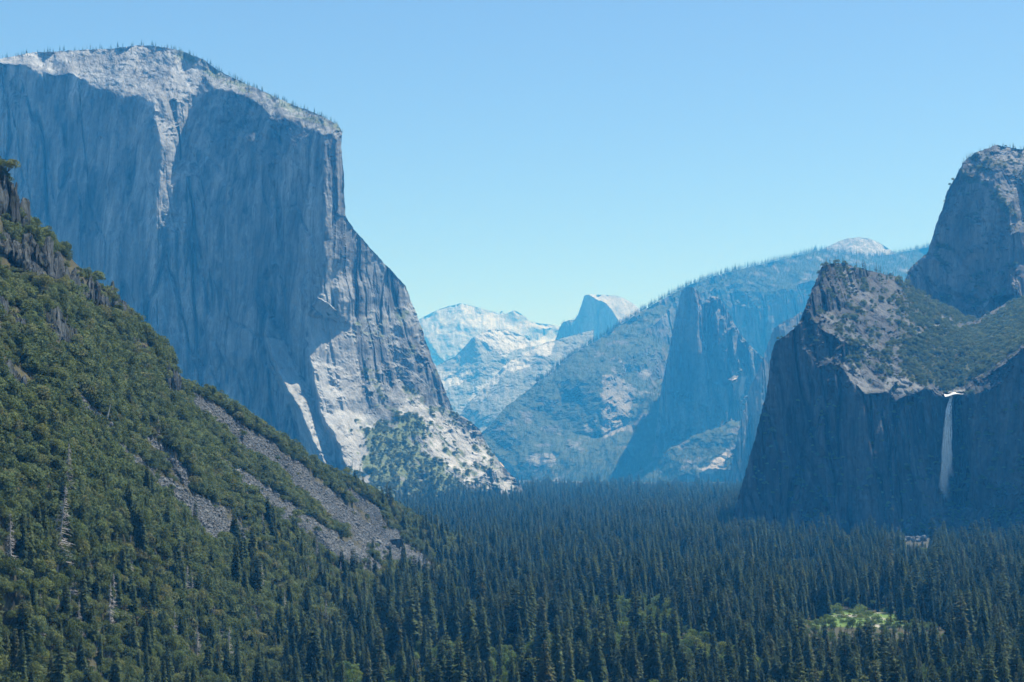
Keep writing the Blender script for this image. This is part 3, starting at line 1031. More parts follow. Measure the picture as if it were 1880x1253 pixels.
# ---------------------------------------------------------------- half dome
hd_top = [(985, 668, 12950), (1005, 652, 12950), (1018, 630, 12950), (1026, 604, 12950), (1034, 592, 12960), (1044, 588, 12970), (1055, 588, 12980), (1061, 578, 12990), (1066, 564, 13000), (1070, 552, 13000), (1073, 543, 13000), (1079, 541, 13010),
          (1092, 541, 13150), (1112, 542, 13300), (1130, 543, 13400), (1145, 548, 13450), (1160, 556, 13450), (1178, 570, 13450), (1200, 588, 13450), (1230, 610, 13450)]
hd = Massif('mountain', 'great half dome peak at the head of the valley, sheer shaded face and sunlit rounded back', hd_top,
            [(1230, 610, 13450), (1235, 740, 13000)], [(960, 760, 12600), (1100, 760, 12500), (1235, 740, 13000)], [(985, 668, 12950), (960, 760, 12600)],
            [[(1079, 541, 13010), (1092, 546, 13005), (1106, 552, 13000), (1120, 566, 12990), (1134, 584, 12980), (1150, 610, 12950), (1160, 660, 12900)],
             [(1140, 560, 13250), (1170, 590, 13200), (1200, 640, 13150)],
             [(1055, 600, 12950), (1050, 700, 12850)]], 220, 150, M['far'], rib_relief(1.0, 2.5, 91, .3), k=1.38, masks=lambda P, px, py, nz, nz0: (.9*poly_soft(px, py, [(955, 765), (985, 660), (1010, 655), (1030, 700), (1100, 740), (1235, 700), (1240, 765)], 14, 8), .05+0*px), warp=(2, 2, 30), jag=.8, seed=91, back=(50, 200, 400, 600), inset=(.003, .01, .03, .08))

# ---------------------------------------------------------------- pale granite slopes beyond
def cr_masks(P, px, py, nz, nz0):
    n = fbm(px/26, py/13, 2., 5, 105, .6)
    trees = poly_soft(px, py, [(870, 563), (905, 570), (960, 583), (975, 592), (1060, 600), (1060, 628), (1010, 622), (985, 608), (940, 600), (910, 588), (885, 592), (850, 580)], 16, 9)
    veg = np.clip(sstep(.10, .36, n)*.38+.7*trees*sstep(-.3, .05, n), 0, 1)
    return veg*(py > 563), np.clip(.25+.7*fbm(px/40, py/20, 5., 4, 107), 0, 1)


cr_top = [(735, 606, 16900), (760, 592, 16900), (775, 583, 16900), (800, 571, 16900), (822, 563, 16900), (845, 557, 16900), (862, 560, 16900), (885, 567, 16900), (908, 573, 16900), (916, 577, 16900), (921, 571, 16900), (926, 576, 16900), (933, 575, 16900),
          (942, 570, 16900), (950, 573, 16900), (966, 583, 16900), (971, 590, 16900), (990, 594, 16900), (1015, 597, 16900), (1040, 602, 16900), (1080, 612, 16900)]
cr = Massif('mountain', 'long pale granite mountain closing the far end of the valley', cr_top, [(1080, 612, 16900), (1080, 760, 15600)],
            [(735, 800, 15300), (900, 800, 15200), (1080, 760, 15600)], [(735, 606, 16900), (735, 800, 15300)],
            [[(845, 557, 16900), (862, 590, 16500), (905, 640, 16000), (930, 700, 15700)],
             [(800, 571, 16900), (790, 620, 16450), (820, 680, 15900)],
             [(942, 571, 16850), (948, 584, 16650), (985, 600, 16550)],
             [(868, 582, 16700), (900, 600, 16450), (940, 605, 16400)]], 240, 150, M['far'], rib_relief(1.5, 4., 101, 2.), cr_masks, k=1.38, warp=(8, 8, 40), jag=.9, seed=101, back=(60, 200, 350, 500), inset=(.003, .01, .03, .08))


def md_masks(P, px, py, nz, nz0):
    n = fbm(px/16, py/10, 2., 5, 115, .6)
    a = poly_soft(px, py, [(872, 618), (895, 607), (930, 606), (990, 634), (945, 640), (925, 660), (905, 640)], 12, 6)
    b = poly_soft(px, py, [(925, 672), (960, 650), (1005, 628), (1020, 628), (1010, 650), (965, 676), (940, 682)], 12, 6)
    c_ = poly_soft(px, py, [(800, 678), (830, 676), (862, 685), (850, 703), (815, 718)], 12, 6)
    d_ = poly_soft(px, py, [(860, 735), (900, 690), (930, 672), (925, 690), (880, 740)], 12, 7)
    pale = np.clip(a+b+c_+d_*.7, 0, 1)*sstep(-.45, -.1, n)
    return np.clip((1-pale)*sstep(-.5, .1, n+.25), 0, 1)*.7, pale


md1_top = [(745, 690, 12200), (800, 672, 12100), (835, 655, 12000), (850, 640, 11950), (866, 622, 11900), (878, 614, 11900), (895, 606, 12000), (930, 606, 12150), (965, 618, 12200), (990, 632, 12250), (1030, 640, 12250)]
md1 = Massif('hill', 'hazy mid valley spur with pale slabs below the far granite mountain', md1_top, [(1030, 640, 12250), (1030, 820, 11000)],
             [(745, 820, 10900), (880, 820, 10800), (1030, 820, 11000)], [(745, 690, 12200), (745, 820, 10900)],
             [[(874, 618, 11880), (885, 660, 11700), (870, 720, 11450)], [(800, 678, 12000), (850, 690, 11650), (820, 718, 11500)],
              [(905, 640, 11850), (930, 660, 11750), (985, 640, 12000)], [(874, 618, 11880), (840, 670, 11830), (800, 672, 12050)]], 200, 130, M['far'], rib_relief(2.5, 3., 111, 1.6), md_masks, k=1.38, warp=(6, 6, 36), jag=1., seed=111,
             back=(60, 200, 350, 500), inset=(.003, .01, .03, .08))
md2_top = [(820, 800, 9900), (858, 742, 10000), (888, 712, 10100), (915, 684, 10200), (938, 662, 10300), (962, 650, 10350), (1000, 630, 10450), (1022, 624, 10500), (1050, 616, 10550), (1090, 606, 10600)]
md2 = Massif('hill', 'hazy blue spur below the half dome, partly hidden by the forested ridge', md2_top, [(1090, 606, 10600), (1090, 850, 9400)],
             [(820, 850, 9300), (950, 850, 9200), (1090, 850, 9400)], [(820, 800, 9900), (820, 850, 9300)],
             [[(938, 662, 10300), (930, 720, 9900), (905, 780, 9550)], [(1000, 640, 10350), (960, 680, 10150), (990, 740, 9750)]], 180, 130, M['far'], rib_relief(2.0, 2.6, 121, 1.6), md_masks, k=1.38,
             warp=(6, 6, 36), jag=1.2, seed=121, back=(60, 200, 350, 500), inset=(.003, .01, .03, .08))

# ---------------------------------------------------------------- the near brushy slope
TALUS = [[(352, 728, 7), (400, 765, 15), (450, 803, 16), (520, 853, 19), (600, 917, 21), (660, 968, 22), (720, 1005, 24), (790, 1045, 10)],
         [(400, 848, 8), (440, 872, 9), (480, 905, 13), (560, 965, 18), (610, 1000, 20), (650, 1025, 22), (690, 1048, 12)],
         [(215, 822, 8), (260, 858, 9), (290, 887, 14), (350, 925, 22), (400, 962, 30), (440, 985, 20)],
         [(128, 715, 7), (160, 752, 11), (185, 775, 12), (205, 790, 5)],
         [(275, 810, 8), (300, 830, 10), (330, 870, 12), (345, 890, 6)],
         [(640, 905, 8), (690, 945, 12), (700, 990, 16)]]
sl_top = [(-520, 60, 800), (-380, 140, 820), (-250, 195, 840), (-80, 262, 880), (-20, 290, 895), (0, 302, 905), (12, 318, 912), (24, 350, 925), (36, 392, 940), (60, 420, 955), (100, 448, 985), (130, 474, 1010), (160, 505, 1035), (190, 530, 1065), (215, 540, 1085), (238, 576, 1110), (262, 603, 1135), (290, 630, 1170), (322, 680, 1200), (345, 706, 1230),
          (420, 748, 1330), (480, 786, 1420), (560, 836, 1540), (640, 880, 1670), (700, 916, 1790), (760, 952, 1920), (830, 990, 2080), (900, 1016, 2260), (965, 1040, 2420)]
sl_right = [(965, 1040, 2420), (985, 1060, 2260), (960, 1110, 1800), (900, 1420, 900)]
sl_bottom = [(-520, 1420, 420), (-80, 1420, 520), (200, 1420, 600), (600, 1420, 780), (900, 1420, 900)]
sl_left = [(-520, 60, 800), (-520, 600, 640), (-520, 900, 540), (-520, 1420, 420)]
sl_inner = [
    [(-80, 262, 880), (-80, 600, 760), (-80, 900, 650), (-80, 1420, 520)],
    [(0, 1253, 640), (300, 1253, 820), (600, 1253, 1040), (700, 1190, 1240), (800, 1130, 1500), (900, 1060, 1980), (985, 1060, 2260)],
    [(100, 600, 860), (300, 800, 1030), (450, 900, 1190), (600, 1000, 1370), (720, 1060, 1560), (840, 1080, 1830)],
    [(100, 900, 740), (250, 1000, 850), (400, 1090, 980), (550, 1150, 1130), (680, 1170, 1270)],
    [(450, 803, 1330), (600, 917, 1530), (720, 1000, 1740)],
]


def sl_relief(P, px, py, nz):
    X, Y, Z = P[..., 0], P[..., 1], P[..., 2]
    return 22*fbm(X/70, Y/70, Z/70, 4, 131)+5*ridged(X/26, Y/26, Z/26, 3, 133)


OUTCROPS = [(12, 398, 70, 105, 701, 'tall dark crag on the skyline at the upper end of the near slope', .6, 5),
            (28, 474, 110, 58, 702, 'broad broken grey outcrop below the tall skyline crag', .2, 6),
            (100, 508, 110, 74, 703, 'dark cliff band under the shrubby skyline, above the twin pillars', .3, 6),
            (165, 552, 62, 60, 704, 'pair of pale faced rock pillars near the skyline of the near slope', .3, 4),
            (212, 566, 50, 54, 705, 'dark jagged crag on the skyline beside the pale pillars', .4, 4),
            (115, 618, 72, 56, 706, 'grey pillared outcrop in the brush below the cliff band', .2, 5),
            (15, 595, 64, 60, 707, 'dark outcrop in the brush beside the frame edge', .1, 4),
            (318, 720, 28, 66, 708, 'narrow pale rock wall under the shrubs of the lower skyline', .2, 3),
            (20, 695, 52, 40, 709, 'low grey outcrop in the brush below the dark edge outcrop', .1, 3),
            (255, 645, 40, 36, 710, 'small dark outcrop under the skyline brush below the jagged crag', .2, 3)]


def clear_of_rocks(px, py):
    m = np.ones(px.shape)
    for a in OUTCROPS:
        d = np.hypot((px-a[0])/(a[2]*.62), (py-a[1]+a[3]*.12)/(a[3]*.5))
        m *= sstep(.75, 1.1, d+.3*fbm(px/8, py/8, 2., 3, 143))
    return m*(np.hypot(px-190, (py-788)*.8) > 9)


def talus_mask(px, py, grow=1.15, nz_=.6):
    d = np.full(px.shape, -9.)
    for t in TALUS:
        d = np.maximum(d, linedist(px, py, [(a, b, w*grow) for a, b, w in t]))
    return sstep(.0, .35, d+nz_*fbm(px/14, py/14, 4., 4, 141, .6)-.05)


def sl_masks(P, px, py, nz, nz0):
    return np.ones(px.shape), talus_mask(px, py)


slope = Massif('hill', 'steep near slope of brush, oaks and grey talus chutes falling to the valley forest', sl_top, sl_right, sl_bottom, sl_left, sl_inner, 540, 420, M['soil'], sl_relief, sl_masks, warp=(8, 8, 60), jag=1.5, seed=131,
               back=(20, 60, 160, 300), inset=(.004, .02, .07, .2), smooth_n=4)

# ---------------------------------------------------------------- valley floor
gx = np.concatenate([np.linspace(-7800, -900, 12), np.linspace(-850, 1200, 165), np.linspace(1300, 7800, 12)])
gy = np.concatenate([np.linspace(-380, 400, 6), np.linspace(440, 2400, 165), np.linspace(2500, 9000, 40), np.linspace(9500, 24800, 14)])
GX, GY = np.meshgrid(gx, gy)
def gz(X, Y):
    return 4*fbm(X/160, Y/160, 0., 3, 158)*sstep(1650, 1900, Y)


GP = np.stack([GX, GY, gz(GX, GY)], -1)


def meadow(X, Y):
    d = np.hypot((X-322)/54, (Y-1470)/85)+.6*fbm(X/40, Y/40, 0., 4, 151)
    return 1-sstep(.8, 1.0, d)


mdw = meadow(GX, GY)
idx = np.arange(GX.size).reshape(GX.shape)
q = np.stack([idx[:-1, :-1], idx[:-1, 1:], idx[1:, 1:], idx[1:, :-1]], -1).reshape(-1, 4)
snd = mdw*sstep(.28, .42, fbm(GX/18, GY/26, 1., 3, 153))
ground = tag(link('ground', new_mesh('ground', GP.reshape(-1, 3), q, [M['floor']], {'meadow': mdw.ravel(), 'sand': snd.ravel()}, smooth=True)), 'flat forested valley floor with one small green clearing', kind='structure')

# ================================================================ vegetation
# -- valley forest
def jit_grid(y0, y1, st, rng):
    xs = np.arange(-.40*y1-60, .40*y1+60, st)
    ys = np.arange(y0, y1, st)
    X, Y = np.meshgrid(xs, ys)
    X = X+rng.uniform(-.5, .5, X.shape)*st
    Y = Y+rng.uniform(-.5, .5, Y.shape)*st
    X, Y = X.ravel(), Y.ravel()
    m = np.abs(X) < .37*Y+40
    return X[m], Y[m]


parts_ = [jit_grid(640, 1500, 9.6, RNG), jit_grid(1500, 2600, 10.4, RNG), jit_grid(2600, 4500, 13, RNG), jit_grid(4500, 7300, 17, RNG)]
X = np.concatenate([p[0] for p in parts_])
Y = np.concatenate([p[1] for p in parts_])
dist_px = 940+2900*X/Y
keep = (Y < 7150+250*fbm(X/130, 1.5, 0., 3, 191)) & ~((Y > 5400) & ((dist_px < 850) | (dist_px > 1420)))
keep &= ~((Y > 2680) & (dist_px > 1400)) & ~((Y > 5000) & (dist_px < 600)) & ~((np.abs(dist_px-1679) < 22) & (Y > 2770))
X, Y = X[keep], Y[keep]
mm = np.maximum(meadow(X, Y), meadow(X*1.0, Y+120)*.0)
shadow_zone = 1-sstep(.85, 1.1, np.hypot((X-292)/66, (Y-1310)/165)+.25*fbm(X/40, Y/40, 2., 3, 155))
clump = fbm(X/60, Y/60, 0., 3, 161)
broad = fbm(X/110, Y/110, 3., 3, 163)+.42*sstep(1650, 900, Y)*sstep(300, 0, X)-.10
r = RNG.random(len(X))
is_b = (broad > .10) & (r < np.clip(.2+2.2*(broad-.1), 0, .8)) & (Y < 2100)
is_b |= ((shadow_zone > .5) & (r < .5)) | ((r < .05) & (Y < 2400))
gap = r > .93-.5*sstep(-.2, -.5, clump)
open_ = (mm > .4) | ((shadow_zone > .5) & ~is_b) | gap
P = np.stack([X, Y, gz(X, Y)-.3], -1)
con = ~open_ & ~is_b
strip = np.abs(dist_px[keep]-1679) < 26+14*fbm(Y/60, 2.5, 0., 3, 197)
sc_c = np.where(strip & (Y > 2250), .36, np.where(strip & (Y > 1900), .7, 1.))*np.clip(RNG.lognormal(-.16, .28, len(X))*(1+.35*clump+.35*fbm(X/170, Y/170, 4., 2, 165)), .3, 1.6)*np.where(Y > 4500, 1.1+.55*fbm(X/75, Y/160, 6., 3, 193), 1.0)
Pc, Sc = P[con], sc_c[con]
bm = is_b & (mm < .4) & (~gap | (shadow_zone > .5))
Pb, Sb = P[bm], np.clip(RNG.normal(1.05, .28, bm.sum()), .45, 1.7)*np.where(shadow_zone[bm] > .5, .62, 1.)

# -- the near slope: brush above, oaks and conifers towards its foot
T = slope.pale
fr = (slope.px > -500) & (slope.px < 1000) & (slope.py < 1330)
foot = sstep(880, 1120, slope.py+.10*slope.px)
dens_m = (1-.995*sstep(.25, .7, talus_mask(slope.px, slope.py-3, 1.5, .35)))*fr*(.12+.88*clear_of_rocks(slope.px, slope.py))
Qs, qx, qy = slope.sample(1/9.5, dens_m*(1-.75*foot), RNG)
Ss = np.clip(RNG.lognormal(.2, .42, len(Qs))*(1+.9*fbm(Qs[:, 0]/28, Qs[:, 1]/28, 0, 3, 171)), .4, 2.3)
Qo, ox, oy = slope.sample(1/60., dens_m*(.25+.95*foot), RNG)
So = np.clip(RNG.normal(.85, .25, len(Qo)), .4, 1.5)
Qk, kx, ky = slope.sample(1/150., dens_m*(.02*(slope.py > 720+.55*np.maximum(slope.px-150, 0))+.62*foot**1.3), RNG)
Sk = np.clip(RNG.normal(.62, .18, len(Qk)), .25, 1.05)
for A in (Qs, Qo, Qk):
    A[:, 2] -= .3
Pc, Sc = np.concatenate([Pc, Qk]), np.concatenate([Sc, Sk])
# talus stones
Qt, tx, ty = slope.sample(1/1.5, sstep(.3, .7, T)*fr, RNG)
St = np.clip(RNG.lognormal(-.75, .5, len(Qt)), .2, 2.2)

# -- apron of the great wall, hanging valley, ridge
Qa, ax_, ay_ = elcap.sample(1/85., elcap.veg*(elcap.py > 640), RNG)
Qa2, _, ay2 = elcap.sample(1/90., elcap.veg*(elcap.py > 760)*(.04+.96*sstep(835, 925, elcap.py)), RNG)
Qc, _, _ = elcap.sample(1/130., sstep(.25, .5, elcap.N[..., 2])*(elcap.py < 250)*(.25+elcap.veg), RNG)
Qv, vx, vy = bridal.sample(1/20., bridal.veg*(bridal.py < 760), RNG)
Qw, _, _ = bridal.sample(1/70., (bridal.py > 735)*sstep(.12, .4, bridal.N[..., 2])*(.25+fbm(bridal.px/40, bridal.py/40, 1., 3, 195) > 0), RNG)
Qp, _, _ = peak.sample(1/60., peak.veg, RNG)
toe_m = bridal.veg*(bridal.py > 940)
Qtoe, _, _ = bridal.sample(1/60., toe_m, RNG)
Qr, rx_, ry_ = ridge.sample(1/170., ridge.veg*(ridge.px < 1740)*(.6+1.2*(ridge.py < 560)), RNG)
Qr2, _, _ = ridge.sample(1/150., (ridge.veg > .2)*(.25+.75*sstep(835, 880, ridge.py))*(ridge.py > 835)*(ridge.px < 1480), RNG)
Qm, _, _ = spires.sample(1/250., spires.veg, RNG)
Qm2, _, _ = butt.sample(1/250., butt.veg, RNG)
sky1 = elcap.skyline(-20, 285, 60, RNG)
sky1b = elcap.skyline(285, 620, 120, RNG)
sky2 = ridge.skyline(985, 1720, 1300, RNG)
sky3 = bridal.skyline(1512, 1690, 26, RNG)
sky4 = peak.skyline(1757, 1900, 40, RNG)
sky5 = hd.skyline(990, 1060, 30, RNG)

# shrubs on rock slopes: one far-off cover per mountain
mass('brush', 'brush and small trees on the apron under the great granite wall', K_shr, Qa, 1.4*np.clip(RNG.lognormal(.35, .35, len(Qa)), .6, 3))
mass('brush', 'dense brush in the hanging valley above the waterfall and on the ledges beside it', K_shr, np.concatenate([Qv, Qp, Qw]), 1.36*np.clip(RNG.lognormal(-.12, .45, len(Qv)+len(Qp)+len(Qw)), .35, 2.4))
fp = np.concatenate([Qr, Qm, Qm2, sky2, sky5, Qr2])
mass('distant_forest', 'hazy conifers covering the far ridge and its skyline', K_far, fp,
     1.35*np.concatenate([np.clip(RNG.normal(.58, .16, len(Qr)+len(Qm)+len(Qm2)), .22, 1.1), np.clip(RNG.normal(.9, .25, len(sky2)), .4, 1.5), RNG.uniform(.5, .9, len(sky5)), RNG.uniform(.45, 1., len(Qr2))]))
hp = np.concatenate([Qc, sky1, sky1b, sky3, sky4, Qa2, Qtoe])
mass('cliff_top_trees', 'small conifers along the rims and ledges of the cliffs', K_far, hp,
     1.4*np.concatenate([RNG.uniform(.16, .4, len(Qc)), RNG.uniform(.25, .6, len(sky1)), RNG.uniform(.22, .5, len(sky1b)), RNG.uniform(.25, .55, len(sky3)), RNG.uniform(.2, .4, len(sky4)), RNG.uniform(.35, .8, len(Qa2)), RNG.uniform(.4, .8, len(Qtoe))]))
mass('talus', 'loose grey talus stones filling the chutes of the near slope', K_rock, Qt, St, tilt=.4)


# -- individuals, then the rest of each kind as one mass
def slope_foot(p):
    return p[2] > 3


w = RNG.integers(0, len(K_con.parts), len(Pc))
big, rest = split_big(Pc, Sc, 34.)
individuals(K_con, 'conifer', Pc[big], Sc[big], w[big],
            lambda p: 'dark conifer on the lower brushy slope near its foot' if slope_foot(p) else 'dark green conifer in the nearest rows of the valley forest', 'tree',
            lambda p: 'conifers at the foot of the brushy slope' if slope_foot(p) else 'nearest conifers of the valley forest')
mass('conifer_forest', 'dense dark conifer forest covering the valley floor up to the cliffs', K_con, Pc[rest], Sc[rest], w[rest])
w = RNG.integers(0, len(K_oak.parts), len(Qo))
big, rest = split_big(Qo, So, 9.5)
individuals(K_oak, 'oak_tree', Qo[big], So[big], w[big], 'round crowned olive green oak on the lower near slope', 'tree', 'oaks on the near slope')
mass('oak_woodland', 'olive green oaks spread over the near slope', K_oak, Qo[rest], So[rest], w[rest])
w = RNG.integers(0, len(K_bri.parts), len(Pb))
big, rest = split_big(Pb, Sb, 13.)
individuals(K_bri, 'leafy_tree', Pb[big], Sb[big], w[big], 'bright green leafy tree among the dark valley conifers', 'tree', 'leafy trees on the valley floor')
if len(rest):
    mass('leafy_woodland', 'bright green leafy trees scattered through the valley forest', K_bri, Pb[rest], Sb[rest], w[rest])
w = RNG.integers(0, len(K_shr.parts), len(Qs))
big, rest = split_big(Qs, Ss, 3.9)
individuals(K_shr, 'shrub', Qs[big], Ss[big], w[big], 'large rounded green shrub on the near slope', 'shrub', 'shrubs on the near slope')
mass('shrubland', 'thick cover of rounded green shrubs on the near slope', K_shr, Qs[rest], Ss[rest], w[rest])
# clearing
nb = 420
bx, by = RNG.uniform(255, 390, nb), RNG.uniform(1370, 1570, nb)
m = (meadow(bx, by) > .3) & (fbm(bx/25, by/25, 0, 3, 181) > -.25)
Pm = np.stack([bx[m], by[m], 0*bx[m]-.2], -1)


def on_slope(px, py, sink=.4):
    """point of the near slope at a picture position"""
    d = (slope.px-px)**2+(slope.py-py)**2
    i = np.unravel_index(np.argmin(d), d.shape)
    return slope.P[i]-np.array([0, 0, sink])


def on(ms, px, py):
    d = (ms.px-px)**2+(ms.py-py)**2
    i = np.unravel_index(np.argmin(d), d.shape)
    return ms.P[i].copy(), ms.N[i].copy()


K_mea = Kind('meadow_bush')
for i in range(2):
    V, Fq, sh, C = leafy(380+i, 2.6, 2.0, 1.4, 8, 500, .5, .0, .5)
    K_mea.add((V, Fq, sh), None, M['bright'], None, 3.6, 'foliage')
ms_ = np.clip(RNG.lognormal(-.1, .5, len(Pm)), .35, 2.4)
individuals(K_mea, 'meadow_bush', Pm, ms_, RNG.integers(0, 2, len(Pm)), 'light green bush in the sunny forest clearing', 'bush', 'bushes in the clearing')

# -- dead standing trees on the slope
snags = [(122, 905, 92, .02, 'silvery dead tree high on the near slope above the long bare trunk'),
         (104, 1040, 150, .09, 'tallest silvery dead trunk leaning on the near slope'),
         (201, 1165, 92, .0, 'bare silvery dead tree with drooping branches low on the near slope'),
         (290, 805, 42, .0, 'small grey dead tree beside the thin upper talus chute'),
         (240, 1030, 48, .0, 'short grey dead tree right of the leaning dead trunk'),
         (331, 1050, 62, .0, 'grey dead tree below the widest talus chute'),
         (520, 1150, 66, .02, 'pale dead trunk among conifers at the slope foot'),
         (480, 1090, 60, -.02, 'grey dead tree standing above the slope foot conifers'),
         (372, 1090, 50, .0, 'thin dead tree between oaks at the slope foot'),
         (28, 1240, 70, .0, 'dead grey trunk in the lower corner of the slope'),
         (580, 1045, 55, .0, 'thin dark dead trunk beside the lower end of the middle talus chute'),
         (160, 930, 40, .03, 'small dead tree among shrubs beside the silvery dead tree')]
for i, (px, py, hp_, ln, lb) in enumerate(snags):
    p = on_slope(px, py)
    H = hp_/2900*p[1]
    (tv, tf), (bv, bf) = snag(500+i, 26., 130, ln)
    o = tag(bpy.data.objects.new('dead_tree', None), lb, 'dead tree')
    COL.objects.link(o)
    o.location = p
    s_ = H/26.
    o.scale = (s_, s_, s_)
    link('trunk', new_mesh('dead_trunk', tv, tf, [M['dead']], smooth=True), o)
    link('branches', new_mesh('dead_branches', bv, bf, [M['dead']]), o)
for i in range(26):
    px, py = RNG.uniform(10, 700), RNG.uniform(1000, 1240)
    p = on_slope(px, py)
    if i < 4:
        (tv, tf), (bv, bf) = snag(540+i, 26., 110, RNG.uniform(-.04, .06))
        snag_me = (*(globals().get('snag_me', ())), (new_mesh('dead_trunk', tv, tf, [M['dead']], smooth=True), new_mesh('dead_branches', bv, bf, [M['dead']])))
    o = tag(bpy.data.objects.new('dead_tree', None), 'slim grey dead tree among the oaks and conifers of the slope foot', 'dead tree', 'dead trees scattered over the slope foot')
    COL.objects.link(o)
    o.location = p
    s_ = RNG.uniform(.55, 1.0)
    o.scale = (s_, s_, s_)
    o.rotation_euler = (0, 0, RNG.uniform(0, 6.28))
    link('trunk', snag_me[i % 4][0], o)
    link('branches', snag_me[i % 4][1], o)
# brown conifer
p = on_slope(145, 1215)
o = tag(bpy.data.objects.new('conifer', None), 'small brown dying conifer among green oaks', 'tree')
COL.objects.link(o)
o.location = p
V, Fq, sh = conifer(610, 34, 4.2, 26, 9, .08, .3, 1., .7)
o.scale = (.28, .28, .28)
link('crown', new_mesh('brown_crown', V, Fq, [M['brown']], {'shade': sh}), o)
link('trunk', K_con.parts[0][2], o)
# bleached broken trunk
p = on_slope(191, 787)
v, f = trunk_geo(14, .6, (.22, .0), 6, 7, .12, .06, 5)
b_ = tube((.5, 0, 2.4), (-.9, .3, 3.4), .16, .05)
b2 = tube((1.2, 0, 5.4), (2.2, -.3, 6.2), .12, .04)
o = tag(link('broken_trunk', new_mesh('broken_trunk', *join([(v, f), b_, b2]), [M['log']], smooth=True)), 'bleached white broken trunk leaning at the top of a talus chute', 'dead trunk')
o.location = p

# -- big boulders in the chutes
boulders = [(728, 1003, 14, 'large dark boulder block in the lower part of the outer talus chute', .6), (712, 1010, 8, 'smaller dark boulder beside the large dark block in the outer chute', .6),
            (693, 998, 6, 'pale boulder above the large dark block in the outer chute', 2.2), (438, 868, 6, 'pale boulder at the top of the middle talus chute', 1.8), (472, 897, 6, 'pale boulder in the upper middle talus chute', 1.7),
            (240, 842, 5, 'grey boulder in the narrow top of the inner talus chute', 1.2), (655, 966, 6, 'grey boulder between the two outer talus chutes', 1.3)]
for i, (px, py, rp, lb, br) in enumerate(boulders):
    p = on_slope(px, py, 0)
    v, f = rock_geo(620+i, 9)
    rr = rp/2900*p[1]
    mt = M['crag'] if br < 1 else M['talus']
    o = tag(link('boulder', new_mesh('boulder', v*rr*np.array([1.1, .9, .85]), f, [mt])), lb, 'boulder')
    o.location = p+np.array([0, 0, rr*.35])


# -- rock outcrops of the slope
def outcrop(px, py, wpx, hpx, seed, label, lean=.15, blocks=5):
    blocks = blocks*2
    """a broken crag of several fused blocks and pillars, base at (px, py)"""
    r_ = np.random.default_rng(seed)
    p = on_slope(px, py, 1.)
    u = p[1]/2900
    wd, ht = wpx*u, hpx*u
    prt = []
    for i in range(blocks):
        v, f = rock_geo(seed*10+i, 15, .9)
        fx = (i+.5+r_.uniform(-.4, .4))/blocks-.5
        h = ht*r_.uniform(.55, 1.0)*(1-.5*abs(fx))
        sx = wd/blocks*r_.uniform(.7, 1.3)
        tp = 1-.38*np.clip(v[:, 2:3]+.2, 0, 1.3)
        v = v*np.concatenate([tp, tp, np.ones_like(tp)], 1)
        v = v*np.array([sx, wd*.28*r_.uniform(.7, 1.2)+2, h*.62])
        v[:, 0] += v[:, 2]*r_.uniform(-.05, .12)*lean
        # vertical jointing
        v[:, 1] += 2.2*ridged(v[:, 0]/3.+i*9, v[:, 2]/16., 0, 3, seed)
        v[:, 2] += 1.6*fbm(v[:, 0]/2.5, v[:, 1]/2.5+i*7, 1, 3, seed)*(v[:, 2] > 0)
        v[:, 0] += 1.2*fbm(v[:, 1]/3., v[:, 2]/12.+i*5, 1, 3, seed)
        # stays on the slope: each block sits at the slope's height
        bp = on_slope(px+fx*wpx, py+fx*wpx*(.9 if fx > 0 else .7), 1.5)
        v = v+bp-p+np.array([0, 0, h*.38])
        prt.append((v, f))
    V, Fq = join(prt)
    o = tag(link('rock_outcrop', new_mesh('rock_outcrop', V, Fq, [M['crag']], {'veg': np.clip(fbm(V[:, 0]/4, V[:, 1]/4, V[:, 2]/3, 3, seed)*1.2-.1, 0, 1), 'pale': np.zeros(len(V))})), label, 'rock outcrop')
    o.location = p


for a in OUTCROPS:
    outcrop(*a)

# -- pale boulders at the foot of the fall
for i in range(22):
    px, py = RNG.uniform(1655, 1702), RNG.uniform(986, 996)
    D = 2850+RNG.uniform(-30, 30)
    p = W(px, py, D)
    v, f = rock_geo(800+i, 5)
    rr = RNG.uniform(2, 5)
    o = tag(link('pale_boulder', new_mesh('pale_boulder', v*rr, f, [M['talus']])), 'pale boulder in the bright pile below the waterfall cliff', 'boulder', 'bright boulder pile at the cliff foot')
    o.location = p

# ---------------------------------------------------------------- the waterfall
r_ = np.random.default_rng(9)
fx0, fx1 = 1743, 1733
Vw, Fw, dn = [], [], []
lip, _ = on(bridal, 1746, 728)
for st in range(34):
    off = r_.normal(0, 1)
    ny = 46
    base = len(Vw)
    t0, t1 = (0 if st < 20 else r_.uniform(0, .4)), r_.uniform(.62, 1.05)
    ph = r_.uniform(0, 9)
    for i in range(ny):
        t = t0+(t1-t0)*i/(ny-1)
        wid = 3.6+13.*t**1.1
        cxp = 1747-6*min(1, t/.12)-8*t
        D = 1.36*(2312-14*min(1, t*6))
        c_ = W(cxp, 727+208*t, D)
        sway = off*wid*.42+2.4*math.sin(ph+t*11)*t+1.2*math.sin(ph*3+t*31)*t
        hw = (1.0+3.6*t)*r_.uniform(.85, 1.15)
        yy = r_.normal(0, .15)-abs(off)*.4
        for sx, dy in ((-1, .4), (-.35, -.7), (.35, -.7), (1, .4)):
            Vw.append(c_+np.array([sway+sx*hw, dy*(1+t)+yy-3*r_.random()*.2-st*.12, 0]))
            dn.append((1-.985*sstep(.15, 1., t))*(.8 if abs(sx) < .5 else .25))
    for i in range(ny-1):
        for j in range(3):
            a = base+i*4+j
            Fw.append((a, a+1, a+5, a+4))
fall = link('waterfall', new_mesh('waterfall', np.array(Vw), np.array(Fw), [M['fall']], {'dense': np.array(dn)}, smooth=True))
tag(fall, 'tall thin white waterfall dropping from a notch in the dark cliff', 'waterfall')
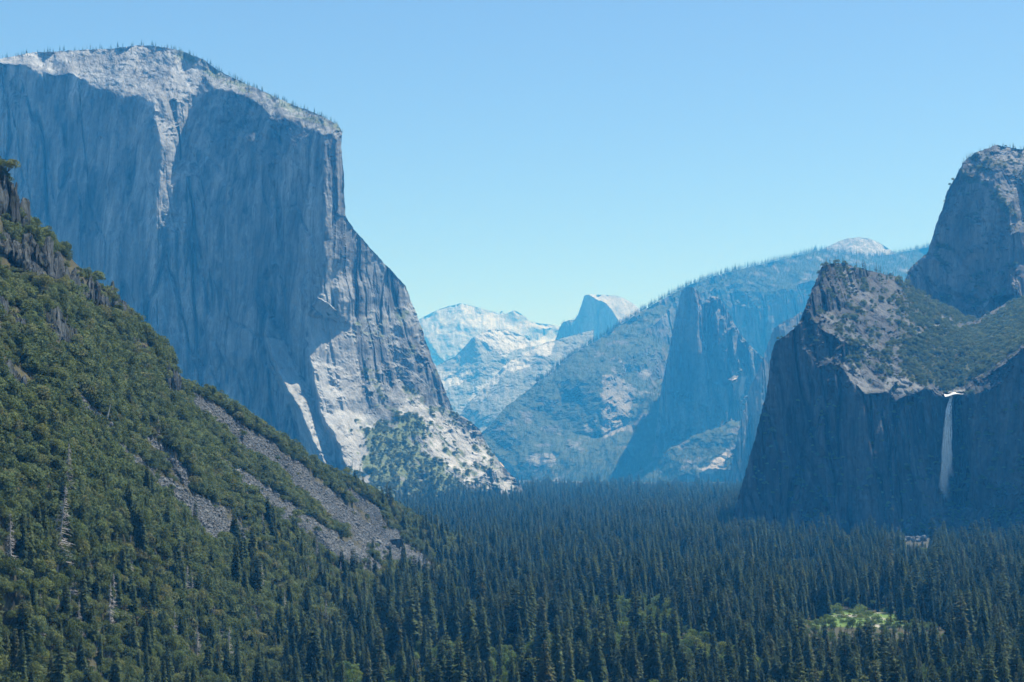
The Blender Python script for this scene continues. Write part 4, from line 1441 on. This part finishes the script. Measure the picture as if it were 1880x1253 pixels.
# bright water at the lip
n = 24
a = np.linspace(0, 1, n)
V, Fq = [], []
for i, t in enumerate(a):
    p0, p1 = W(1733+36*t, 724-4*t+1.6*math.sin(t*9), 1.36*(2306+14*t)), W(1735+36*t, 727-5*t+1.2*math.sin(t*7+1), 1.36*(2298+10*t))
    V += [p0+np.array([0, 0, .3]), p1-np.array([0, 0, .6]), p1-np.array([0, 0, 1.6])]
for i in range(n-1):
    for j in range(2):
        b = i*3+j
        Fq.append((b, b+1, b+4, b+3))
tag(link('water', new_mesh('water', np.array(V), np.array(Fq), [M['foam']])), 'white water at the brink of the waterfall', kind='structure')

# ================================================================ air, sky, sun, camera
k = Nt('haze_air')
vol = k.n('ShaderNodeVolumePrincipled')
HAZE = dict(d=.74e-4, c=(.04, .375, 1.0), g=0.)
vol.inputs['Color'].default_value = (*HAZE['c'], 1)
vol.inputs['Density'].default_value = HAZE['d']
vol.inputs['Anisotropy'].default_value = HAZE['g']
vol.inputs['Absorption Color'].default_value = (1, 1, 1, 1)
k.l(vol.outputs[0], k.out.inputs['Volume'])
hx, hy0, hy1, hz0, hz1 = 9000, -420, 25600, -220, 2560
V = [(sx*hx, yy, zz) for zz in (hz0, hz1) for yy in (hy0, hy1) for sx in (-1, 1)]
Fq = [(0, 2, 3, 1), (4, 5, 7, 6), (0, 1, 5, 4), (2, 6, 7, 3), (0, 4, 6, 2), (1, 3, 7, 5)]
tag(link('haze', new_mesh('haze', np.array(V), np.array(Fq), [k.m])), 'blue summer haze filling the valley air', kind='stuff')

wd = bpy.data.worlds.new('World')
scene.world = wd
wd.use_nodes = True
nt = wd.node_tree
bg = nt.nodes['Background']
sky = nt.nodes.new('ShaderNodeTexSky')
sky.sky_type = 'NISHITA'
sky.sun_disc = False
sky.sun_elevation = SUN_EL
sky.sun_rotation = SUN_AZ
sky.altitude = 1300
sky.air_density = 1.0
sky.dust_density = .0
sky.ozone_density = 6.0
nt.links.new(sky.outputs[0], bg.inputs[0])
bg.inputs[1].default_value = .085

sl = bpy.data.lights.new('sun', 'SUN')
sl.energy = 5.0
sl.angle = math.radians(.5)
sl.color = (1, .985, .955)
so = bpy.data.objects.new('sun', sl)
COL.objects.link(so)
so.rotation_euler = Vector(tuple(-S)).to_track_quat('-Z', 'Y').to_euler()

cam = bpy.data.cameras.new('camera')
cam.sensor_width = 36
cam.lens = F/1880*36
cam.clip_start, cam.clip_end = 1., 60000
co = bpy.data.objects.new('camera', cam)
COL.objects.link(co)
co.location = (0, 0, CZ)
co.rotation_euler = (math.pi/2+PITCH, 0, 0)
scene.camera = co

vs = scene.view_settings
vs.view_transform = 'Standard'
vs.look = 'None'
vs.exposure = 0.9
vs.gamma = 1.0
cy = scene.cycles
cy.max_bounces = 4
cy.diffuse_bounces = 2
cy.glossy_bounces = 1
cy.transmission_bounces = 2
cy.transparent_max_bounces = 40
cy.volume_bounces = 0
cy.use_denoising = True
cy.caustics_reflective = cy.caustics_refractive = False
